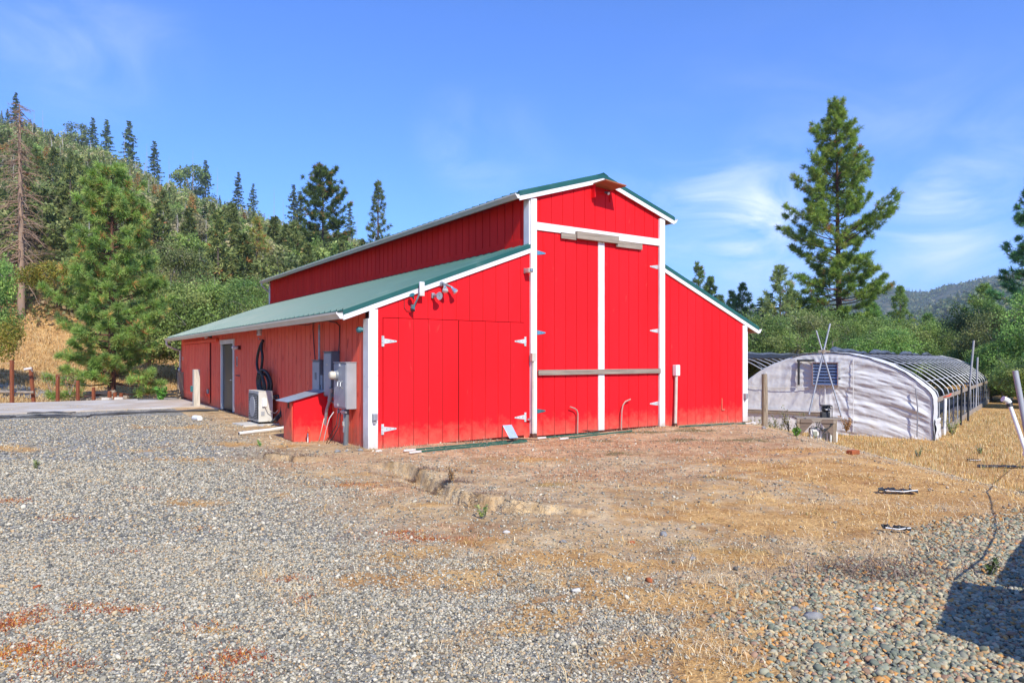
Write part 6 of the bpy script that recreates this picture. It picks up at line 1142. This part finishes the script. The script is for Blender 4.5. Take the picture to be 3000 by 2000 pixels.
for a in ((-115, 38, 690, 310, 'green', 'leafy oak reaching in at the left edge of the picture'), (430, 47, 850, 330, 'dark', 'dark oak behind the big pine, just left of the barn roof end'), (590, 46, 800, 360, 'dark', 'dense oak directly above the far end of lower roof'), (690, 56, 815, 300, 'green', 'oak behind the barn above the middle of the lower roof'), (820, 62, 850, 300, 'grey', 'greyish oak rising over the clerestory roof'), (140, 68, 740, 280, 'grey', 'grey-green oak behind the dying pine trunk'), (240, 66, 800, 240, 'dark', 'oak half hidden by left side of the big pine'), (505, 60, 700, 250, 'grey', 'taller oak behind the dense oak over roof end'),
          (2210, 46, 905, 260, 'dark', 'oak bush right of the barn corner above the second hoop house'), (2330, 50, 900, 260, 'grey', 'olive oak bush left of the tall pine'), (2130, 60, 935, 240, 'dark', 'low oak hidden partly by the barn eave'), (2450, 44, 962, 230, 'green', 'green shrubby oak in front of the tall pine foot'), (2580, 42, 958, 260, 'green', 'bright green oak above the vent side of hoop house'), (2690, 50, 925, 230, 'dark', 'rounded green oak right of the tall pine'), (2780, 58, 930, 210, 'dark', 'greyish oak under the distant hills'), (2760, 47, 1010, 200, 'dark', 'low oak behind the far end of hoop house'), (2520, 56, 915, 260, 'dark', 'green oak at the right foot of tall pine'), (2400, 56, 890, 240, 'dark', 'oak at the left foot of tall pine'),
          (2870, 50, 890, 240, 'grey', 'pale oak right of the distant hills gap'), (2850, 52, 870, 190, 'green', 'tall slim oak right of the hills'), (2960, 44, 880, 280, 'grey', 'large light oak with pale limbs at the right edge'), (3080, 40, 850, 300, 'green', 'large oak mostly outside the right edge'), (2940, 41, 1000, 220, 'green', 'low green oak behind the far hoop house corner'), (3050, 36, 1020, 260, 'dark', 'dark oak low at the right edge above the dry grass')):
    put_oak(*a)
for px, d, yt, w_, lab in ((2905, 43, 1120, 140, 'ivy green bush at the far corner of the hoop house'), (2985, 41, 1110, 170, 'leafy low bush at the end of the grass strip'), (3080, 40, 1090, 190, 'leafy low bush at right edge under the oaks')):
    put_oak(px, d, yt, w_, 'green', lab, name='bush', cat='bush', zs=1.1)
# mistletoe balls
for px, py, d, r, lab in ((90, 808, 39, .62, 'round yellow-green mistletoe ball, left of three by dying pine'), (142, 800, 39.5, .72, 'largest round mistletoe clump, middle of three'), (212, 790, 40, .55, 'brownish mistletoe clump nearest the big pine'), (30, 975, 37, .75, 'low yellow-green mistletoe clump above the fence'), (5, 1010, 36, .8, 'lowest mistletoe clump at the left edge')):
    n = 1500; v = unit(RT.normal(size=(n, 3))); C = v*RT.uniform(.2, 1, n)[:, None]**.4*r*(1+.25*np.sin(v[:, :1]*6)); lv, lf, lt = leaves(C, .11, RT, pal(RT, n, ((.10, .115, .02), (.14, .15, .03), (.075, .09, .02), (.17, .13, .03)), .25)); t_ = thing('mistletoe', lab, 'mistletoe', V(px, py, d)); mesh_np('foliage', lv, lf, LM, tint=lt, parent=t_)
    wv, wf = tube_np(np.array([[0, 0, 0], [-.9, .5, -.3]]), .03, 4); mesh_np('stem', wv, wf, M['barkg'], parent=t_)
# weeds along the hoop house and small plants
def weed(px, py, h, lab, n=9, cols=((.10, .12, .05), (.14, .13, .07)), ls=.05, d=None, lf=26, name='weed'):
    p = G(px, py) if d is None else V(px, py, d); wood = Wood(); C = []
    for i in range(n):
        a = RT.uniform(0, 6.28); l = h*RT.uniform(.6, 1.1); e = np.array([math.cos(a)*l*.35, math.sin(a)*l*.35, l*.9]); wood.add(np.stack([e*0, e*.5+RT.normal(0, .02, 3), e]), [.006, .005, .003], 3); C.append(e*RT.uniform(.2, 1, (lf, 1))+RT.normal(0, .05*h, (lf, 3)))
    C = np.vstack(C); lv, f_, lt = leaves(C, ls*RT.uniform(.6, 1.4, len(C)), RT, pal(RT, len(C), cols, .3)); t_ = thing(name, lab, 'weed', p); w_ = wood.get(); mesh_np('stalks', w_[0], w_[1], M['barkg'], parent=t_); mesh_np('foliage', lv, f_, LM, tint=lt, parent=t_)
for i, (px, h, lab) in enumerate(((2285, .75, 'tall thin grey weed left of the pump table'), (2312, .85, 'tallest thin weed between wooden post and table'), (2343, .7, 'branching weed at the left leg of the table'), (2215, .5, 'sparse weed between barn corner and wooden post'), (2262, .45, 'short weed right beside the wooden post'))): weed(px, 1268, h, lab, d=21.6, cols=((.09, .10, .05), (.13, .12, .07), (.06, .08, .03)), n=7)
weed(2333, 1278, .26, 'bright green leafy weed on the slope near table', n=8, cols=((.05, .12, .02), (.07, .15, .03)), ls=.09, lf=14, name='green_weed')
weed(472, 1172, .55, 'bright green weed at the far barn corner', n=12, cols=((.04, .11, .02), (.06, .15, .03)), ls=.14, lf=22, name='green_weed'); weed(104, 1375, .14, 'small grey green weed alone on left gravel', n=7, cols=((.12, .15, .07),), ls=.03); weed(762, 1307, .12, 'tiny green weed below the drain pipe', n=5, cols=((.09, .19, .05),), ls=.03)
weed(1412, 1520, .15, 'dark green weed at the lip below gully', n=8, cols=((.08, .12, .04), (.14, .17, .06)), ls=.028, lf=16); weed(2480, 1265, .5, 'brown dead bush against foot of the sheeted wall', n=16, cols=((.13, .075, .035), (.17, .11, .05)), ls=.05, d=21.2, name='dead_bush'); weed(2690, 1340, .28, 'dark sprig on the dry slope before hoop house corner', n=6, cols=((.10, .13, .05),), ls=.05, lf=12); weed(2870, 1330, .3, 'sparse green weed in dry grass near right edge', n=7, cols=((.11, .14, .06),), ls=.04, lf=14)
weed(2900, 1690, .16, 'small green weed near cabinet shadow', n=5, cols=((.06, .09, .03),), ls=.03); weed(2790, 1275, .55, 'yellow green weed clump at open hoop house corner', n=14, cols=((.10, .14, .04), (.14, .16, .06)), ls=.05, name='green_weed'); weed(1325, 1415, .22, 'dead brown tuft hanging at top of the gully edge', n=9, cols=((.13, .09, .05), (.17, .12, .06)), ls=.03)
weed(150, 1150, .9, 'dry seed-headed stalks by fourth fence post', n=8, cols=((.14, .07, .04),), ls=.07, lf=5, d=29.2); weed(205, 1158, .8, 'second clump of dry seed-headed stalks beyond slab', n=9, cols=((.14, .07, .04),), ls=.07, lf=5, d=29.2)
# the wooded hillside
HC_ = ((.076, .105, .038), (.098, .125, .043), (.056, .085, .032), (.112, .13, .05)); HCg = ((.045, .075, .035), (.06, .09, .04), (.035, .06, .03)); HG = ((.14, .14, .08), (.17, .16, .10), (.11, .115, .065))
FM = {'fir': [far_mesh('fir_tree', spire(12, 2.2, RT, n=26, m=9, s=.55, cols=HCg, ragged=.55), M['barkd']) for _ in range(3)],
      'pine': [far_mesh('pine_tree', pine(12, .2, 2.3, RT, wh=16, bp=4, tw=6, k=5, L=.75, w=.24, cols=HC_, dead=.02, sub=2, up=.5), M['barkd']) for _ in range(3)],
      'brownpine': [far_mesh('pine_tree', pine(12, .3, 2.0, RT, wh=14, bp=4, tw=5, k=5, L=.7, w=.22, cols=((.13, .125, .05), (.16, .135, .06)), dead=.2, sub=2, up=.5), M['barkd'])],
      'oak': [far_mesh('oak_tree', oak(7, 3.4, RT, blobs_=34, per=75, s=.38, cols=tuple(tuple(v*1.02 for v in q) for q in c), limbs=3), M['barkg']) for c in (OC, HC_, OG, HG)]}
def sng(name): w_ = snag(13, RT, nb=70, rad=2.0, cb=.12, sub=5, tr=.010, up=.05); return mesh_np(name, w_[0], w_[1], M['snagf'], link=False)
M['snagf'] = pm('grey_dead_wood', (.44, .40, .34), (.32, .28, .23), rough=.95, scale=.6, bump=0)
FM['snag'] = [sng('dead_tree') for _ in range(3)]
LBL = {'fir': ('fir_tree', 'dark pointed fir standing in the forest on the hillside', 'fir tree', 'dark firs on the wooded hillside'), 'pine': ('pine_tree', 'green pine standing in the forest on the hillside', 'pine tree', 'green pines on the wooded hillside'), 'brownpine': ('pine_tree', 'yellowing pine standing in the forest on the hillside', 'pine tree', 'yellowing pines on the wooded hillside'),
       'oak': ('oak_tree', 'rounded oak in the forest on the hillside', 'oak tree', 'rounded oaks on the wooded hillside'), 'snag': ('dead_tree', 'bare grey dead tree in the forest on the hillside', 'dead tree', 'bare dead trees on the wooded hillside')}
WORD = {'fir': 'dark pointed fir', 'pine': 'green pine', 'brownpine': 'yellowing pine', 'oak': 'rounded oak', 'snag': 'bare grey dead tree'}
cand = []
r = 66.
while r < 415:
    step = 3.1+r*.0095; th0, th1 = math.atan((-120-1500)/FP), math.atan((1330-1500)/FP); n = int((th1-th0)*r/step)
    for i in range(n):
        th = th0+(i+RT.uniform(0, 1))*(th1-th0)/n; rr_ = r+RT.uniform(-.5, .5)*step; px = 1500+FP*math.tan(th); x, y = rr_*math.sin(th), rr_*math.cos(th)
        lb, ln = bl(x, y)
        if rr_ < 78+6*math.sin(px*.02) and RT.uniform() < .65: continue
        u = RT.uniform(); mixr = min(1, max(0, (rr_-80)/200))
        kind = 'oak' if u < .44+.04*mixr else 'pine' if u < .76+.02*mixr else 'fir' if u < .81+.02*mixr else 'brownpine' if u < .87 else 'snag'
        if rr_ > 300 and RT.uniform() < .35: kind = 'pine' if RT.uniform() < .6 else 'fir'
        cand.append((rr_, x, y, kind))
    r += step*.9
cand.sort(); cnt = {}; rest = []
for rr_, x, y, kind in cand:
    key = 'pine' if kind == 'brownpine' else kind; c = cnt.get(key, 0)
    if c >= (250 if kind != 'snag' else 110): rest.append((rr_, x, y, kind)); continue
    cnt[key] = c+1; me = FM[kind][RT.integers(0, len(FM[kind]))]; nm, lab, cat, grp = LBL[kind]; o = bpy.data.objects.new(nm, me); COL.objects.link(o)
    sc = {'fir': .62, 'pine': .68, 'brownpine': .66, 'oak': .95, 'snag': .62}[kind]*RT.uniform(.55, 1.1)*(1.1 if rr_ < 130 else .85); wd = sc*RT.uniform(.85, 1.2)
    o.location = (x, y, Tz(x, y)); o.rotation_euler = (0, 0, RT.uniform(0, 6.28)); o.scale = (wd, wd, sc); pxx = 1500+FP*x/y
    side = 'left of the big pine' if pxx < 210 else 'behind the big pine' if pxx < 480 else 'between big pine and barn roof' if pxx < 780 else 'above the long barn roof'
    band = 'low on' if rr_ < 120 else 'partway up' if rr_ < 190 else 'high on'; size = 'small' if sc < .6*{'oak': 1.5}.get(kind, 1) else 'large'
    tag(o, f"{size} {WORD[kind]} {band} wooded hillside, {side}", cat, grp)
# further trees of the wood: one mass
if rest:
    lo = {'fir': spire(12, 2.3, RT, n=18, m=5, s=.8, cols=HCg), 'pine': spire(11, 2.7, RT, n=13, m=5, s=.95, cols=HC_, ragged=.6), 'brownpine': spire(11, 2.3, RT, n=11, m=5, s=.9, cols=((.13, .125, .05), (.16, .135, .06)), ragged=.6), 'oak': oak(7, 3.5, RT, blobs_=20, per=22, s=.75, cols=HC_+HG, limbs=1)}
    VV, FF, TT_, n0 = [], [], [], 0; SV = []
    for rr_, x, y, kind in rest:
        if kind == 'snag': SV.append((x, y)); continue
        wood, (lv, lf, lt) = lo[kind]; a = RT.uniform(0, 6.28); sc = RT.uniform(.5, 1.0)*(.90 if kind == 'oak' else .52); ca, sa = math.cos(a)*sc, math.sin(a)*sc; rm = np.array([[ca, -sa, 0], [sa, ca, 0], [0, 0, sc]]); Vx = lv @ rm.T+np.array([x, y, Tz(x, y)]); VV.append(Vx); FF.append(lf+n0); TT_.append(lt*RT.uniform(.75, 1.25)); n0 += len(Vx)
    o = mesh_np('distant_forest', np.vstack(VV), np.vstack(FF), LM, tint=np.vstack(TT_)); tag(o, kind='stuff')
    wv = Wood()
    for x, y in SV: hh = RT.uniform(3.5, 8); z = Tz(x, y); wv.add(np.array([[x, y, z-1], [x+RT.normal(0, .15), y, z+hh*.5], [x+RT.normal(0, .3), y, z+hh]]), [.22, .14, .03], 4)
    if SV: a, b = wv.get(); tag(mesh_np('distant_dead_trunks', a, b, M['snagf']), kind='stuff')
# skyline firs
for px, yt, hp_, kind, lab in ((47, 273, 85, 'fir', 'tall dark fir on the skyline at far left'), (22, 320, 40, 'fir', 'short fir just left of the tall leftmost skyline one'), (272, 347, 60, 'fir', 'dark fir on skyline, left of the group of three'), (313, 353, 50, 'fir', 'small open fir on skyline, middle of group of three'), (378, 350, 85, 'fir', 'tall dark fir on skyline, right of the group of three'), (225, 360, 45, 'oak', 'rounded tree on skyline left of the three firs'), (452, 416, 55, 'fir', 'broad fir on descending skyline above big pine right side'), (603, 472, 75, 'fir', 'dense dark fir at the middle of the descending skyline'),
        (560, 478, 45, 'oak', 'brownish rounded crown on skyline left of dense fir'), (698, 506, 70, 'fir', 'layered fir on the skyline right of the dense one'), (742, 540, 50, 'fir', 'small ragged fir on skyline between layered fir and paired firs'), (860, 543, 62, 'fir', 'left and taller of the paired skyline firs'), (880, 562, 50, 'fir', 'right and shorter of the paired skyline firs'), (1023, 600, 52, 'fir', 'small fir on low skyline between the two near pines')):
    r_ = 372; th = math.atan((px-1500)/FP); x, y = r_*math.sin(th), r_*math.cos(th); z = Tz(x, y); ztop = HC+(HZ-yt)/FP*y; o = bpy.data.objects.new(LBL[kind][0], FM[kind][RT.integers(0, 3)]); COL.objects.link(o)
    h = max(ztop-z, 6); base = 12 if kind == 'fir' else 7.2; o.location = (x, y, z); s = min(max(h, 5), 26)/base; o.scale = (s*1.15, s*1.15, s); o.rotation_euler = (0, 0, RT.uniform(0, 6)); tag(o, lab, LBL[kind][2])
for i, (px, yt) in enumerate(((5, 315), (100, 322), (125, 322), (190, 370), (365, 372), (430, 420), (495, 455), (565, 440), (637, 492), (803, 545), (830, 580), (1046, 620))):
    r_ = 365; th = math.atan((px-1500)/FP); x, y = r_*math.sin(th), r_*math.cos(th); z = Tz(x, y); h = max(HC+(HZ-yt)/FP*y-z, 5); o = bpy.data.objects.new('dead_tree', FM['snag'][i % 3]); COL.objects.link(o); o.location = (x, y, z); o.scale = (.35, .35, h/13); tag(o, 'thin bare dead spar sticking up from the hill skyline', 'dead tree', 'bare dead spars along the skyline')
# brush covering the slope
def brush():
    n = 42000; th = RT.uniform(math.atan(-1720/FP), math.atan(-150/FP), n); r = np.sqrt(RT.uniform(70**2, 400**2, n)); r = np.where(RT.uniform(size=n) < .35, RT.uniform(68, 150, n), r); x, y = r*np.sin(th), r*np.cos(th); m = fbm(x/9, y/9, 3, 61); k = m > -.10; x, y, r = x[k], y[k], r[k]; m = m[k]
    x = np.repeat(x, 4)+RT.normal(0, .7, len(x)*4); y = np.repeat(y, 4)+RT.normal(0, .7, len(y)*4); r = np.repeat(r, 4); z = T(x, y)+np.abs(RT.normal(.3, .7, len(x))); C = np.stack([x, y, z], -1)
    lv, lf, lt = leaves(C, (.30+r*.0016)*RT.uniform(.6, 1.4, len(x)), RT, pal(RT, len(x), ((.08, .09, .035), (.11, .11, .045), (.15, .12, .065), (.06, .08, .03), (.18, .13, .075)), .3)); tag(mesh_np('brush', lv, lf, LM, tint=lt), kind='stuff')
    # crowns over the far hills on the right
    n = 30000; th = RT.uniform(math.atan(500/FP), math.atan(1650/FP), n); r = RT.uniform(780, 2000, n); x, y = r*np.sin(th), r*np.cos(th); z = T(x, y)+RT.uniform(1, 5, n); C = np.repeat(np.stack([x, y, z], -1), 3, 0)+RT.normal(0, 2.2, (n*3, 3)); k = fbm(C[:, 0]/60, C[:, 1]/60, 3, 63) > -.12; C = C[k]
    lv, lf, lt = leaves(C, 5.5, RT, pal(RT, len(C), ((.045, .075, .03), (.06, .09, .035), (.035, .06, .03), (.10, .11, .05)), .3)); tag(mesh_np('far_hill_woods', lv, lf, LM, tint=lt), kind='stuff')
    n = 60; V0, F0, T0, k0 = [], [], [], 0
    for i in range(n):
        px = RT.uniform(2560, 3000); th = math.atan((px-1500)/FP); x, y = 1890*math.sin(th), 1890*math.cos(th); wood, (lv, lf, lt) = spire(RT.uniform(9, 17), 3, RT, n=8, m=4, s=2.2, cols=((.03, .05, .03),)); lv = lv+np.array([x, y, Tz(x, y)]); V0.append(lv); F0.append(lf+k0); T0.append(lt); k0 += len(lv)
    tag(mesh_np('far_ridge_trees', np.vstack(V0), np.vstack(F0), LM, tint=np.vstack(T0)), kind='stuff')
brush()
# ------------------------------------------------------------------ air: thin haze out to the far hills
if HAZE:
    m = bpy.data.materials.new('thin_haze'); m.use_nodes = True; t = m.node_tree; t.nodes.remove(t.nodes['Principled BSDF']); v = t.nodes.new('ShaderNodeVolumePrincipled'); v.inputs['Color'].default_value = (.80, .88, 1, 1); v.inputs['Density'].default_value = HAZE; v.inputs['Anisotropy'].default_value = .2
    t.links.new(v.outputs[0], t.nodes['Material Output'].inputs['Volume']); tag(MB().box(-3800, 3800, -3800, 3800, -60, 330).build('haze', m), kind='stuff')
